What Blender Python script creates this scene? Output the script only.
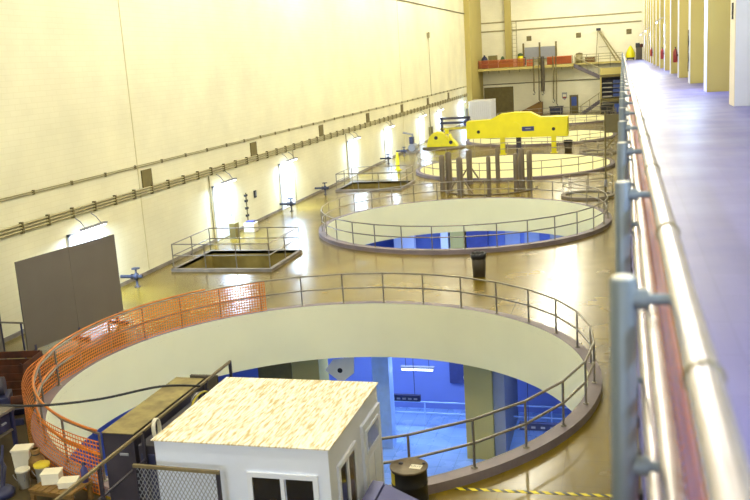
import bpy, bmesh, math, random
import numpy as np
from mathutils import Vector, Matrix
from mathutils.geometry import delaunay_2d_cdt

random.seed(7)
for o in list(bpy.data.objects):
    bpy.data.objects.remove(o)
scene = bpy.context.scene
col = scene.collection
PI = math.pi

# ------------------------------------------------------------------ camera
FPX, CX, CY, EYE = 900.0, 375.0, 250.0, 8.4
_v = np.array([622 - CX, 48.5 - CY, FPX]); AY = _v / np.linalg.norm(_v)
AZ = np.cross(AY, np.array([1, -0.063, 0.0])); AZ /= np.linalg.norm(AZ)
if AZ[1] > 0: AZ = -AZ
AX = np.cross(AY, AZ)
if AX[0] < 0: AX = -AX
RM = np.array([AX, AY, AZ])
cam_data = bpy.data.cameras.new('camera'); cam = bpy.data.objects.new('camera', cam_data); col.objects.link(cam)
cam_data.sensor_width = 36.0; cam_data.lens = FPX / 750 * 36.0
cam_data.clip_start = 0.05; cam_data.clip_end = 400
rgt, up, back = RM[:, 0], -RM[:, 1], -RM[:, 2]
cam.matrix_world = Matrix(((rgt[0], up[0], back[0], 0), (rgt[1], up[1], back[1], 0), (rgt[2], up[2], back[2], EYE), (0, 0, 0, 1)))
cam_data.dof.use_dof = True; cam_data.dof.focus_distance = 34; cam_data.dof.aperture_fstop = 3.2
scene.camera = cam

YF = -40.0                                           # the near end of the hall, behind the camera
# a pixel gives a direction; the plane the thing touches gives the distance
def ray(u, v): return RM @ np.array([u - CX, v - CY, FPX])
def onz(u, v, z=0.0): d = ray(u, v); t = (z - EYE) / d[2]; return Vector((d[0]*t, d[1]*t, z))
def onx(u, v, x): d = ray(u, v); t = x / d[0]; return Vector((x, d[1]*t, EYE + d[2]*t))
def ony(u, v, y): d = ray(u, v); t = y / d[1]; return Vector((d[0]*t, y, EYE + d[2]*t))

# ------------------------------------------------------------------ world, lights, exposure
world = bpy.data.worlds.new('hall_air'); scene.world = world; world.use_nodes = True
world.node_tree.nodes['Background'].inputs[0].default_value = (0.55, 0.62, 0.8, 1)
world.node_tree.nodes['Background'].inputs[1].default_value = 0.06
scene.view_settings.view_transform = 'Standard'
scene.view_settings.look = 'None'
scene.view_settings.exposure = 0.42
scene.view_settings.gamma = 1.0
scene.view_settings.use_curve_mapping = False
WARM = (1.0, 0.955, 0.80)
def point_lamp(name, loc, energy, color, radius=0.35):
    l = bpy.data.lights.new(name, 'POINT'); l.energy = energy; l.color = color; l.shadow_soft_size = radius
    o = bpy.data.objects.new(name, l); col.objects.link(o); o.location = loc; return o
def area_lamp(name, loc, sx, sy, energy, color, rot=(0, 0, 0)):
    l = bpy.data.lights.new(name, 'AREA'); l.shape = 'RECTANGLE'; l.size = sx; l.size_y = sy; l.energy = energy; l.color = color
    o = bpy.data.objects.new(name, l); col.objects.link(o); o.location = loc; o.rotation_euler = rot; return o
for k, e in enumerate((100, 560, 640, 560, 560, 300, 20)):   # high-bay lamps under the roof, along the left wall
    point_lamp('high_bay_light', (-16.6, 24.5 + 15.2*k, 16.5), e, WARM)
for k, e in enumerate((500, 500, 600, 700, 700, 700, 700, 700, 700, 1200)):   # and above the gallery edge, the hall goes on behind the camera
    point_lamp('high_bay_light', (1.6, -23.0 + 16.0*k, 16.5), e, WARM)
for k in range(6):                                   # and down the middle
    point_lamp('high_bay_light', (-6.5, -14.0 + 23.4*k, 17.0), 2600 if k else 1800, WARM)
point_lamp('high_bay_light', (-7.0, 121.0, 16.5), 1500, WARM)
area_lamp('end_window_light', (-8.0, YF + 0.3, 9.0), 16, 10, 4500, (0.62, 0.76, 1.0), (math.radians(90), 0, 0))   # daylight through the windows of the near end
# ------------------------------------------------------------------ materials
def lin(h):
    h = h.lstrip('#'); c = [int(h[i:i+2], 16)/255 for i in (0, 2, 4)]
    return tuple(((x+0.055)/1.055)**2.4 if x > 0.04045 else x/12.92 for x in c) + (1,)
MATS = {}
def mat(name, color, rough=0.6, metal=0.0, var=0.12, scale=3.0, stretch=(1, 1, 1), color2=None, bump=0.0, emis=None, spec=0.5, detail=4.0, lo=0.3, hi=0.7):
    m = bpy.data.materials.new(name); m.use_nodes = True; nt = m.node_tree; b = nt.nodes['Principled BSDF']
    b.inputs['Roughness'].default_value = rough; b.inputs['Metallic'].default_value = metal
    b.inputs['Specular IOR Level'].default_value = spec
    c = lin(color)
    tc = nt.nodes.new('ShaderNodeTexCoord'); mp = nt.nodes.new('ShaderNodeMapping'); mp.inputs['Scale'].default_value = stretch
    nz = nt.nodes.new('ShaderNodeTexNoise'); nz.inputs['Scale'].default_value = scale; nz.inputs['Detail'].default_value = detail
    rp = nt.nodes.new('ShaderNodeValToRGB')
    rp.color_ramp.elements[0].position = lo; rp.color_ramp.elements[1].position = hi
    rp.color_ramp.elements[0].color = lin(color2) if color2 else tuple(x*(1-var) for x in c[:3]) + (1,)
    rp.color_ramp.elements[1].color = c if color2 else tuple(min(1, x*(1+var*0.5)) for x in c[:3]) + (1,)
    nt.links.new(tc.outputs['Object'], mp.inputs[0]); nt.links.new(mp.outputs[0], nz.inputs['Vector'])
    nt.links.new(nz.outputs['Fac'], rp.inputs[0]); nt.links.new(rp.outputs[0], b.inputs['Base Color'])
    if bump:
        bp = nt.nodes.new('ShaderNodeBump'); bp.inputs['Strength'].default_value = bump; bp.inputs['Distance'].default_value = 0.02
        nt.links.new(nz.outputs['Fac'], bp.inputs['Height']); nt.links.new(bp.outputs[0], b.inputs['Normal'])
    if emis:
        b.inputs['Emission Color'].default_value = tuple(emis[0]) + (1,); b.inputs['Emission Strength'].default_value = emis[1]
    MATS[name] = m; return m
def block_wall(name, color, bw, bh, mortar, axis, rough=0.55):
    """painted block courses: fine relief and faint joints"""
    m = mat(name, color, rough, var=0.10, scale=0.35)
    nt = m.node_tree; b = nt.nodes['Principled BSDF']; rp = [n for n in nt.nodes if n.type == 'VALTORGB'][0]
    tc = [n for n in nt.nodes if n.type == 'TEX_COORD'][0]
    sp = nt.nodes.new('ShaderNodeSeparateXYZ'); cb = nt.nodes.new('ShaderNodeCombineXYZ')
    nt.links.new(tc.outputs['Object'], sp.inputs[0]); nt.links.new(sp.outputs[axis], cb.inputs[0]); nt.links.new(sp.outputs[2], cb.inputs[1])
    br = nt.nodes.new('ShaderNodeTexBrick'); br.inputs['Scale'].default_value = 1.0
    br.inputs['Brick Width'].default_value = bw; br.inputs['Row Height'].default_value = bh; br.inputs['Mortar Size'].default_value = mortar
    br.inputs['Mortar Smooth'].default_value = 0.4
    br.inputs['Color1'].default_value = (1, 1, 1, 1); br.inputs['Color2'].default_value = (.975, .97, .96, 1); br.inputs['Mortar'].default_value = (.93, .92, .87, 1)
    nt.links.new(cb.outputs[0], br.inputs['Vector'])
    mx = nt.nodes.new('ShaderNodeMix'); mx.data_type = 'RGBA'; mx.blend_type = 'MULTIPLY'; mx.inputs[0].default_value = 1.0
    nt.links.new(rp.outputs[0], mx.inputs[6]); nt.links.new(br.outputs['Color'], mx.inputs[7]); nt.links.new(mx.outputs[2], b.inputs['Base Color'])
    bp = nt.nodes.new('ShaderNodeBump'); bp.inputs['Strength'].default_value = 0.12; bp.inputs['Distance'].default_value = 0.01; bp.invert = True
    nt.links.new(br.outputs['Fac'], bp.inputs['Height']); nt.links.new(bp.outputs[0], b.inputs['Normal'])
    return m
def floor_mat(name, c1, c2, tile, rough, jointdark=0.8, scale=0.35):
    m = mat(name, c1, rough, color2=c2, scale=scale, lo=0.35, hi=0.68, detail=6)
    nt = m.node_tree; b = nt.nodes['Principled BSDF']; rp = [n for n in nt.nodes if n.type == 'VALTORGB'][0]
    tc = [n for n in nt.nodes if n.type == 'TEX_COORD'][0]
    br = nt.nodes.new('ShaderNodeTexBrick'); br.inputs['Scale'].default_value = 1.0; br.offset = 0
    br.inputs['Brick Width'].default_value = tile; br.inputs['Row Height'].default_value = tile; br.inputs['Mortar Size'].default_value = 0.012
    br.inputs['Color1'].default_value = (1, 1, 1, 1); br.inputs['Color2'].default_value = (.93, .93, .93, 1); br.inputs['Mortar'].default_value = (jointdark,)*3 + (1,)
    nt.links.new(tc.outputs['Object'], br.inputs['Vector'])
    mx = nt.nodes.new('ShaderNodeMix'); mx.data_type = 'RGBA'; mx.blend_type = 'MULTIPLY'; mx.inputs[0].default_value = 1.0
    nt.links.new(rp.outputs[0], mx.inputs[6]); nt.links.new(br.outputs['Color'], mx.inputs[7]); nt.links.new(mx.outputs[2], b.inputs['Base Color'])
    n2 = nt.nodes.new('ShaderNodeTexNoise'); n2.inputs['Scale'].default_value = 0.9; n2.inputs['Detail'].default_value = 5
    mr = nt.nodes.new('ShaderNodeMapRange'); mr.inputs[3].default_value = rough*0.7; mr.inputs[4].default_value = rough*1.5
    nt.links.new(tc.outputs['Object'], n2.inputs['Vector']); nt.links.new(n2.outputs['Fac'], mr.inputs[0]); nt.links.new(mr.outputs[0], b.inputs['Roughness'])
    return m

block_wall('painted_block', '#e9e4c4', 0.62, 0.2, 0.012, 1)
block_wall('painted_block_end', '#eeead0', 0.62, 0.2, 0.012, 0)
floor_mat('hall_floor', '#7a661c', '#604e0e', 1.2, 0.22)
MATS['hall_floor'].node_tree.nodes['Principled BSDF'].inputs['Specular IOR Level'].default_value = 0.42
floor_mat('gallery_floor', '#6c6cb0', '#5a5a9c', 0.6, 0.34, 0.92, 0.8)
n_ = MATS['gallery_floor'].node_tree.nodes; n_['Mapping'].inputs['Scale'].default_value = (2.2, 0.03, 1); n_['Principled BSDF'].inputs['Specular IOR Level'].default_value = 0.22
floor_mat('lower_floor', '#a4c6f2', '#88aee4', 0.6, 0.25, 0.7)
mat('pit_paint', '#f3efc8', 0.5, var=0.04, scale=0.6)
mat('joint', '#cfc79a', 0.7)
mat('concrete', '#8d8478', 0.7, color2='#6f665c', scale=1.6)
mat('concrete_purple', '#84787c', 0.6, color2='#6c626e', scale=1.2)
mat('column_cream', '#b9aa62', 0.55, var=0.05, scale=0.5)
mat('white_paint', '#dde4f6', 0.5, var=0.05, scale=1.5)
mat('door_white', '#dfe4f2', 0.45, var=0.03)
mat('ceiling_paint', '#cfc9ac', 0.8)
mat('blue_room', '#7489d2', 0.6, var=0.06, scale=0.5)
mat('blue_dark', '#39427c', 0.55, var=0.15)
mat('rail_steel', '#8c867c', 0.38, 0.75, var=0.15, scale=6)
mat('post_steel', '#6d7880', 0.42, 0.2, var=0.12, scale=5)
mat('rail_cream', '#b4aeb2', 0.25, 0.6, var=0.15, scale=9)
mat('rail_blue', '#a6c8f8', 0.4, 0.0)
mat('black', '#17171c', 0.5)
mat('dark_steel', '#3b3644', 0.55, 0.2, color2='#2a2735', scale=2)
mat('dusty', '#9c8f5c', 0.85, color2='#6d6040', scale=3)
mat('rail_tan', '#77694a', 0.6)
mat('navy', '#2b2f55', 0.5, color2='#20233f', scale=3)
mat('navy_bright', '#474a86', 0.5, var=0.1)
mat('conduit', '#a59c74', 0.5, 0.3, var=0.1)
mat('conduit_dark', '#6e643e', 0.5, 0.2)
mat('plate_brown', '#6e6232', 0.6, var=0.2)
mat('panel_grey', '#6a635a', 0.75, var=0.06, scale=1.0)
mat('orange_net', '#ee8a30', 0.6, var=0.2, scale=20)
mat('orange_rail', '#d07c34', 0.5, 0.2, var=0.2)
mat('red_net', '#c4622e', 0.6, var=0.2, scale=8)
mat('yellow_paint', '#ded400', 0.4, var=0.08, scale=1.2)
mat('yellow_dark', '#a89a10', 0.5)
mat('olive', '#7e7440', 0.6, var=0.2)
mat('wood_brown', '#8a6a34', 0.7, color2='#6a4c22', stretch=(1, 8, 8), scale=2)
mat('steel_brown', '#7d715e', 0.55, 0.3, color2='#5e5344', scale=1.5, stretch=(3, 3, 0.6))
mat('stair_steel', '#5c5560', 0.6)
mat('rust', '#55290f', 0.8, color2='#341606', scale=4)
mat('rubbish_brown', '#4a4234', 0.6, var=0.2)
mat('glass_dark', '#141722', 0.08, spec=0.8, var=0.02)
mat('glass_amber', '#5c4a1c', 0.12, spec=0.8, var=0.2, scale=1)
mat('glass_pale', '#aab4d2', 0.1, spec=0.8, var=0.05)
mat('paper', '#ece6d0', 0.8, var=0.04)
mat('bucket_white', '#dcd6c2', 0.5, var=0.06)
mat('lid_yellow', '#d8c02a', 0.5)
mat('red_paint', '#8a2018', 0.35, var=0.1)
mat('orange_cone', '#c8501c', 0.5)
mat('valve_blue', '#363c50', 0.45, 0.3)
mat('sign_blue', '#2c3478', 0.4)
mat('ink', '#2a2a30', 0.8)
mat('tape_yellow', '#e0cc10', 0.5)
mat('corrugated', '#dcdde4', 0.5, 0.1, var=0.04)
mat('green_dark', '#3c5230', 0.6)
mat('grey_sheet', '#8e9098', 0.6, var=0.06)
mat('barrel_lid', '#7d6f58', 0.55, 0.2, color2='#584a34', scale=5)
mat('screen_blue', '#3450a8', 0.3)
mat('hole_brown', '#94823e', 0.8, color2='#6e5c20', scale=1)
mat('tube_cool', '#ffffff', 0.5, emis=((0.75, 0.88, 1.0), 12))
mat('tube_blue', '#ffffff', 0.5, emis=((0.62, 0.74, 1.0), 6))
# roof of the cabin: flaking white paint over a tan sheet
m = mat('flaking_roof', '#f2eee0', 0.7, color2='#bda873', scale=2.6, stretch=(11, 1.6, 1), detail=10, lo=0.36, hi=0.57)
# hazard tape: yellow and black diagonal stripes
m = mat('hazard_tape', '#e6d21a', 0.5)
nt = m.node_tree; b = nt.nodes['Principled BSDF']
tc = nt.nodes.new('ShaderNodeTexCoord'); wv = nt.nodes.new('ShaderNodeTexWave'); wv.bands_direction = 'DIAGONAL'; wv.inputs['Scale'].default_value = 2.6
cr = nt.nodes.new('ShaderNodeValToRGB'); cr.color_ramp.interpolation = 'CONSTANT'
cr.color_ramp.elements[0].color = lin('#1c1a14'); cr.color_ramp.elements[1].color = lin('#ead81c'); cr.color_ramp.elements[1].position = 0.42
nt.links.new(tc.outputs['Object'], wv.inputs['Vector']); nt.links.new(wv.outputs['Fac'], cr.inputs[0]); nt.links.new(cr.outputs[0], b.inputs['Base Color'])

# ------------------------------------------------------------------ mesh helpers
class MB:
    def __init__(s): s.v = []; s.f = []; s.smooth = []
    def add(s, vs, fs, smooth=False):
        n = len(s.v); s.v += [tuple(p) for p in vs]; s.f += [tuple(i+n for i in f) for f in fs]; s.smooth += [smooth]*len(fs); return s
    def box(s, x0, x1, y0, y1, z0, z1):
        vs = [(x, y, z) for z in (z0, z1) for y in (y0, y1) for x in (x0, x1)]
        return s.add(vs, [(0, 2, 3, 1), (4, 5, 7, 6), (0, 1, 5, 4), (2, 6, 7, 3), (0, 4, 6, 2), (1, 3, 7, 5)])
    def tube(s, pts, r, n=8, caps=True, closed=False):
        pts = [Vector(p) for p in pts]; L = len(pts); vs = []; pu = None
        for i, p in enumerate(pts):
            if closed: d = (pts[(i+1) % L] - pts[i-1])
            else: d = pts[min(i+1, L-1)] - pts[max(i-1, 0)]
            d.normalize()
            a = Vector((0, 0, 1)) if abs(d.z) < 0.9 else Vector((1, 0, 0))
            u = d.cross(a).normalized(); w = u.cross(d).normalized()
            rr = r[i] if isinstance(r, (list, tuple)) else r
            vs += [p + (u*math.cos(2*PI*k/n) + w*math.sin(2*PI*k/n))*rr for k in range(n)]
        fs = []
        for i in range(L if closed else L-1):
            j = (i+1) % L
            fs += [(i*n+k, i*n+(k+1) % n, j*n+(k+1) % n, j*n+k) for k in range(n)]
        s.add(vs, fs, True)
        if caps and not closed:
            s.add(vs[:n], [tuple(range(n-1, -1, -1))]); s.add(vs[-n:], [tuple(range(n))])
        return s
    def lathe(s, prof, c=(0, 0, 0), n=24, smooth=True):
        vs = []; fs = []
        for r, z in prof: vs += [(c[0]+r*math.cos(2*PI*k/n), c[1]+r*math.sin(2*PI*k/n), c[2]+z) for k in range(n)]
        for i in range(len(prof)-1): fs += [(i*n+k, i*n+(k+1) % n, (i+1)*n+(k+1) % n, (i+1)*n+k) for k in range(n)]
        return s.add(vs, fs, smooth)
    def prism(s, poly, axis, a0, a1):
        """poly: 2-D outline in the two other axes, extruded along axis"""
        def P(p, a): return {'x': (a, p[0], p[1]), 'y': (p[0], a, p[1]), 'z': (p[0], p[1], a)}[axis]
        n = len(poly); vs = [P(p, a0) for p in poly] + [P(p, a1) for p in poly]
        fs = [tuple(range(n-1, -1, -1)), tuple(range(n, 2*n))] + [(i, (i+1) % n, n+(i+1) % n, n+i) for i in range(n)]
        return s.add(vs, fs)
    def mesh(s, name):
        me = bpy.data.meshes.new(name); me.from_pydata(s.v, [], s.f)
        for p, sm in zip(me.polygons, s.smooth): p.use_smooth = sm
        bm = bmesh.new(); bm.from_mesh(me); bmesh.ops.recalc_face_normals(bm, faces=bm.faces[:]); bm.to_mesh(me); bm.free()
        return me
    def build(s, name, m, parent=None, bevel=0, loc=None):
        me = s.mesh(name); me.materials.append(MATS[m]); o = bpy.data.objects.new(name, me); col.objects.link(o)
        if parent: o.parent = parent
        if loc is not None: o.location = loc
        if bevel:
            bv = o.modifiers.new('bevel', 'BEVEL'); bv.width = bevel; bv.segments = 2; bv.limit_method = 'ANGLE'
        return o
def tag(o, label, cat, group=None):
    o['label'] = label; o['category'] = cat
    if group: o['group'] = group
    return o
def struct(o, label=None):
    o['kind'] = 'structure'
    if label: o['label'] = label
    return o
def empty(name, loc, label, cat, group=None, rz=0):
    o = bpy.data.objects.new(name, None); col.objects.link(o); o.location = loc; o.rotation_euler = (0, 0, rz); o.empty_display_size = 0.2
    return tag(o, label, cat, group)
def piece(name, me, m, parent, loc=(0, 0, 0), rz=0):
    o = bpy.data.objects.new(name, me); col.objects.link(o); o.parent = parent; o.location = loc; o.rotation_euler = (0, 0, rz)
    if not me.materials: me.materials.append(MATS[m])
    return o
def copy_tree(o, loc=None, parent=None, rz=None, label=None):
    c = o.copy(); col.objects.link(c); c.parent = parent
    if loc is not None: c.location = loc
    if rz is not None: c.rotation_euler = (0, 0, rz)
    if label: c['label'] = label
    for ch in o.children: copy_tree(ch, None, c)
    return c
def cdt_plane(name, m, outer, holes, z):
    verts = []; faces = []
    for loop in [outer] + holes:
        n = len(verts); verts += [Vector(p) for p in loop]; faces.append(list(range(n, n+len(loop))))
    r = delaunay_2d_cdt(verts, [], faces, 1, 1e-4)
    me = bpy.data.meshes.new(name); me.from_pydata([(p.x, p.y, z) for p in r[0]], [], r[2]); me.update()
    bm = bmesh.new(); bm.from_mesh(me)
    for f in list(bm.faces):
        c = f.calc_center_median()
        for h in holes:
            if inside(c, h): bm.faces.remove(f); break
    bmesh.ops.recalc_face_normals(bm, faces=bm.faces[:])
    for f in bm.faces:
        if f.normal.z < 0: f.normal_flip()
    bm.to_mesh(me); bm.free(); me.materials.append(MATS[m])
    o = bpy.data.objects.new(name, me); col.objects.link(o); return o
def inside(p, poly):
    r = False; j = len(poly)-1
    for i in range(len(poly)):
        a, b = poly[i], poly[j]
        if (a[1] > p.y) != (b[1] > p.y) and p.x < (b[0]-a[0])*(p.y-a[1])/(b[1]-a[1]) + a[0]: r = not r
        j = i
    return r

# ------------------------------------------------------------------ the hall
WX, YE, ZW = -20.1, 132.0, 6.8
PITX, PR, PRO = -8.03, 7.15, 7.5
PITY = [22.2, 45.6, 69.0, 92.4, 115.8]
HATCH = [(-19.0, -14.62, 35.0, 38.6), (-18.8, -14.45, 58.4, 62.0)]
circ = lambda cy, r, n=96: [(PITX + r*math.cos(2*PI*k/n), cy + r*math.sin(2*PI*k/n)) for k in range(n)]
rect = lambda x0, x1, y0, y1: [(x0, y0), (x1, y0), (x1, y1), (x0, y1)]
struct(cdt_plane('floor', 'hall_floor', rect(WX, 2.6, YF, YE), [circ(c, PR) for c in PITY] + [rect(*h) for h in HATCH], 0.0), 'glossy yellow-brown hall floor with round pits')
struct(MB().box(WX-0.3, WX, YF, YE, -0.3, 19).build('wall_left', 'painted_block'), 'cream painted block wall with conduits')
struct(MB().box(WX-0.3, 5.2, YE, YE+0.3, -0.3, 19).build('wall_back', 'painted_block_end'), 'pale end wall behind the mezzanine')
struct(MB().box(4.6, 4.9, YF, YE, ZW-0.3, 19).build('wall_right', 'white_paint'))
struct(MB().box(2.6, 2.9, YF, YE, -0.3, ZW-0.3).build('wall_under_gallery', 'painted_block'))
struct(MB().box(WX-0.3, 5.2, YF-0.3, YF, -0.3, 19).build('wall_front', 'painted_block_end'))
struct(MB().box(WX-0.3, 5.2, YF, YE, 19, 19.3).build('ceiling', 'ceiling_paint'))
struct(MB().box(0.07, 4.6, YF, YE, ZW-0.3, ZW).build('floor_gallery', 'gallery_floor'), 'lavender grey gallery floor beside the columns')
struct(MB().box(WX, WX+0.03, YF, YE, 0, 0.16).build('baseboard_left', 'concrete'))
for y in (34.55, 84.0):
    struct(MB().box(WX, WX+0.015, y-0.03, y+0.03, 0.2, 19).build('trim_1' if y < 50 else 'trim_2', 'joint'))
struct(MB().box(WX, WX+0.7, 121.5, YE, 0, 19).build('wall_pilaster', 'column_cream'))  # shade of the far corner put into the pilaster's olive colour
struct(MB().box(-16.0, -15.1, YE-0.5, YE, ZW, 19).build('column_end', 'column_cream'))

# gallery columns (hall face at X 2.7, one every third of a pit bay)
for k in range(14):
    y = 24.5 + 7.8*k
    c_ = struct(MB().box(2.72, 4.6, y, y+1.0, ZW, 19).build('column', 'column_cream' if k else 'white_paint'))
    MB().box(2.7, 2.72, y-0.005, y+1.005, ZW, 19).build('face_panel', 'white_paint' if k else 'paper', c_)
for k in range(1, 8): struct(MB().box(2.7, 4.6, 24.5-7.8*k, 25.5-7.8*k, ZW, 19).build('column', 'column_cream'))
for k in range(4): struct(MB().box(-16.0+4.2*k, -12.4+4.2*k, YF+0.02, YF+0.1, 3.5, 14.5).build('window_%d' % (k+3), 'glass_pale'))

# pits: white cylinder wall, kerb
def ring_mesh(r0, r1, z0, z1, cy, n=128, a0=0, a1=2*PI):
    return MB().lathe([(r0, z0), (r0, z1), (r1, z1), (r1, z0), (r0, z0)], (PITX, cy, 0), n, False)
for i, c in enumerate(PITY):
    zb = -1.77 if i < 2 else -3.4
    struct(MB().lathe([(PR, 0.2), (PR, zb)], (PITX, c, 0), 128).lathe([(PR, zb), (PR+0.2, zb)], (PITX, c, 0), 128).lathe([(PR+0.2, zb), (PR+0.2, -0.02)], (PITX, c, 0), 128).build('wall_pit_%d' % (i+1), 'pit_paint'))
    k = ring_mesh(PR+0.01, PRO, 0.0, 0.2, c).build('trim_kerb_%d' % (i+1), 'concrete_purple'); struct(k)
    if i >= 2:
        struct(MB().lathe([(0.01, 0), (PR, 0)], (PITX, c, -3.4), 96).build('floor_pit_%d' % (i+1), 'pit_paint'))

# lower rooms below the first two pits
ZL = -6.15
LB = [(9.0, 35.5), (36.0, 60.0)]
for i, (y0, y1) in enumerate(LB):
    struct(cdt_plane('ceiling_lower_%d' % (i+1), 'blue_room', rect(-19.5, 2.0, y0, y1), [circ(PITY[i], PR)], -1.77))
    struct(MB().box(-19.5, 2.0, y0, y1, ZL-0.2, ZL).build('floor_lower_%d' % (i+1), 'lower_floor'))
    struct(MB().box(-19.5, 2.0, y1, y1+0.2, ZL, -1.77).build('wall_lower_back_%d' % (i+1), 'blue_room'))
    struct(MB().box(-19.7, -19.5, y0, y1, ZL, -1.77).build('wall_lower_left_%d' % (i+1), 'blue_room'))
    struct(MB().box(2.0, 2.2, y0, y1, ZL, -1.77).build('wall_lower_right_%d' % (i+1), 'blue_room'))
    struct(MB().box(-19.5, 2.0, y0-0.2, y0, ZL, -1.77).build('wall_lower_front_%d' % (i+1), 'blue_room'))
BLUE = (0.50, 0.66, 1.0)
area_lamp('lower_room_light', (-8.0, 32.6, -1.95), 9, 1.2, 300, BLUE)
area_lamp('lower_room_light', (-1.6, 27.0, -1.95), 1.2, 5, 180, BLUE)
area_lamp('lower_room_light', (-13.5, 15.0, -1.95), 2, 2, 90, (0.7, 0.8, 1.0), (math.radians(40), 0, 0))
area_lamp('lower_room_light', (-8.0, 56.0, -1.95), 12, 1.0, 420, BLUE)

# ------------------------------------------------------------------ gallery fittings: bay lamps, extinguishers
bay_mesh_t = None
for k in (-3, 1, 5, 9, 12):
    y = 24.5 + 7.8*k + 0.5
    t = empty('column_lamp', (2.7, y, 9.95), 'cool tube lamp on an arm at the face of a gallery column', 'lamp', 'tube lamps on the gallery columns')
    MB().box(-0.56, -0.4, -0.65, 0.65, 0.0, 0.08).build('housing', 'grey_sheet', t)
    MB().tube([(-0.48, -0.6, -0.04), (-0.48, 0.6, -0.04)], 0.03).build('tube', 'tube_cool', t)
    MB().tube([(-0.48, 0, 0.06), (-0.2, 0, 0.25), (-0.01, 0, 0.3)], 0.025).build('bracket', 'grey_sheet', t)
    area_lamp('column_light', (2.22, y, 9.86), 0.2, 1.3, 160, (0.5, 0.68, 1.0))

def extinguisher(pt, n):
    t = empty('fire_extinguisher', pt, n, 'extinguisher', 'extinguishers on the gallery columns')
    MB().lathe([(0.01, 0), (0.1, 0.01), (0.11, 0.05), (0.11, 0.52), (0.07, 0.62), (0.03, 0.66), (0.03, 0.7), (0.01, 0.7)], n=16).build('cylinder', 'red_paint', t)
    MB().box(-0.03, 0.03, -0.1, 0.06, 0.7, 0.76).build('valve_lever', 'black', t)
    MB().tube([(0, -0.05, 0.72), (0.05, -0.14, 0.62), (0.05, -0.15, 0.3)], 0.015, 6).build('hose', 'black', t)
    MB().box(0.09, 0.13, -0.05, 0.05, 0.3, 0.4).build('wall_bracket', 'black', t)
for u, v in ((675.7, 66), (663.5, 62.5), (651.5, 59.5)):
    p = onx(u, v, 2.57); k = round((p.y-24.5)/7.8); y = 24.5 + 7.8*k + 0.5
    extinguisher((2.57, y, max(ZW+0.75, 7.55)), 'red fire extinguisher hung on a cream gallery column')
p = onx(685, 60, 2.66)
t = empty('tag_cord', (2.67, 40.6, ZW+0.5), 'dark knotted cord hanging down the face of a gallery column', 'cord')
MB().tube([(0.0, 0.1*math.sin(z*9), z) for z in [0.12*i for i in range(15)]], 0.02, 6).build('cord', 'black', t)
for i in range(5): MB().box(-0.025, 0.01, -0.1, 0.1, 0.2+0.33*i, 0.36+0.33*i).build('tag', 'conduit_dark', t)
tag(MB().box(2.67, 2.7, 24.85, 25.0, 8.95, 9.35).build('slot_plate', 'black'), 'narrow dark plate on the face of a gallery column', 'plate')

# gallery railing: side-fixed posts, three rails on brackets
gr = empty('gallery_railing', (0, 0, ZW), 'grey steel gallery railing with side posts and cream pipe rails', 'railing')
pm = MB().lathe([(0.0, -0.32), (0.03, -0.32), (0.03, 1.095), (0.026, 1.1), (0.0, 1.1)], n=20).mesh('post')
capm = MB().lathe([(0.0, 1.103), (0.024, 1.103), (0.024, 1.1)], n=20).mesh('cap')
brm = MB().tube([(0.02, 0, 0), (0.11, 0, 0)], 0.012, 10).lathe([(0, 0)], n=3).mesh('bracket') if False else MB().tube([(0.02, 0, 0), (0.11, 0, 0)], 0.013, 10).mesh('bracket')
clm = MB().tube([(0.0, 0.0, 0), (0.055, 0, 0)], 0.024, 10).mesh('collar')
for k in range(86):
    y = 0.50 + 1.525*k
    if y > YE-0.5: break
    p_ = piece('post', pm, 'post_steel', gr, (0, y, 0))
    if y < 60: piece('cap', capm, 'bucket_white', p_)
    for z in (1.05, 0.65, 0.3):
        if y < 40 or z > 1: b_ = piece('bracket', brm, 'post_steel', gr, (0, y, z))
        if y < 12: piece('collar', clm, 'post_steel', b_)
for nm, x, z, r in (('handrail', 0.128, 1.055, 0.031), ('mid_rail', 0.104, 0.655, 0.028), ('low_rail', 0.095, 0.30, 0.027)):
    MB().tube([(x, -1.5, z), (x, YE-0.2, z)], r, 20).build(nm, 'rail_cream', gr)
MB().box(0.075, 0.083, -1.5, YE-0.2, 0.0, 0.11).build('toe_board', 'rail_cream', gr)
tie = MB().lathe([(0.032, -0.004), (0.036, 0.0), (0.032, 0.004)], n=20).mesh('wire_tie')
for y in (1.5, 2.75, 4.2, 5.7, 7.2):
    o = piece('wire_tie', tie, 'conduit_dark', gr, (0.128, y, 1.055)); o.rotation_euler = (PI/2, 0, 0)
ct = empty('edge_conduit', (0.045, 0, ZW-0.12), 'thin cream conduit with black clips along the gallery edge', 'conduit')
MB().tube([(0, -1.5, 0), (0, YE-0.3, 0)], 0.012, 8).build('pipe', 'rail_cream', ct)
cm = MB().box(-0.03, 0.024, -0.02, 0.02, -0.025, 0.025).mesh('clip')
for k in range(60): piece('clip', cm, 'black', ct, (0, 1.1+0.38*k, 0))
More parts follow.
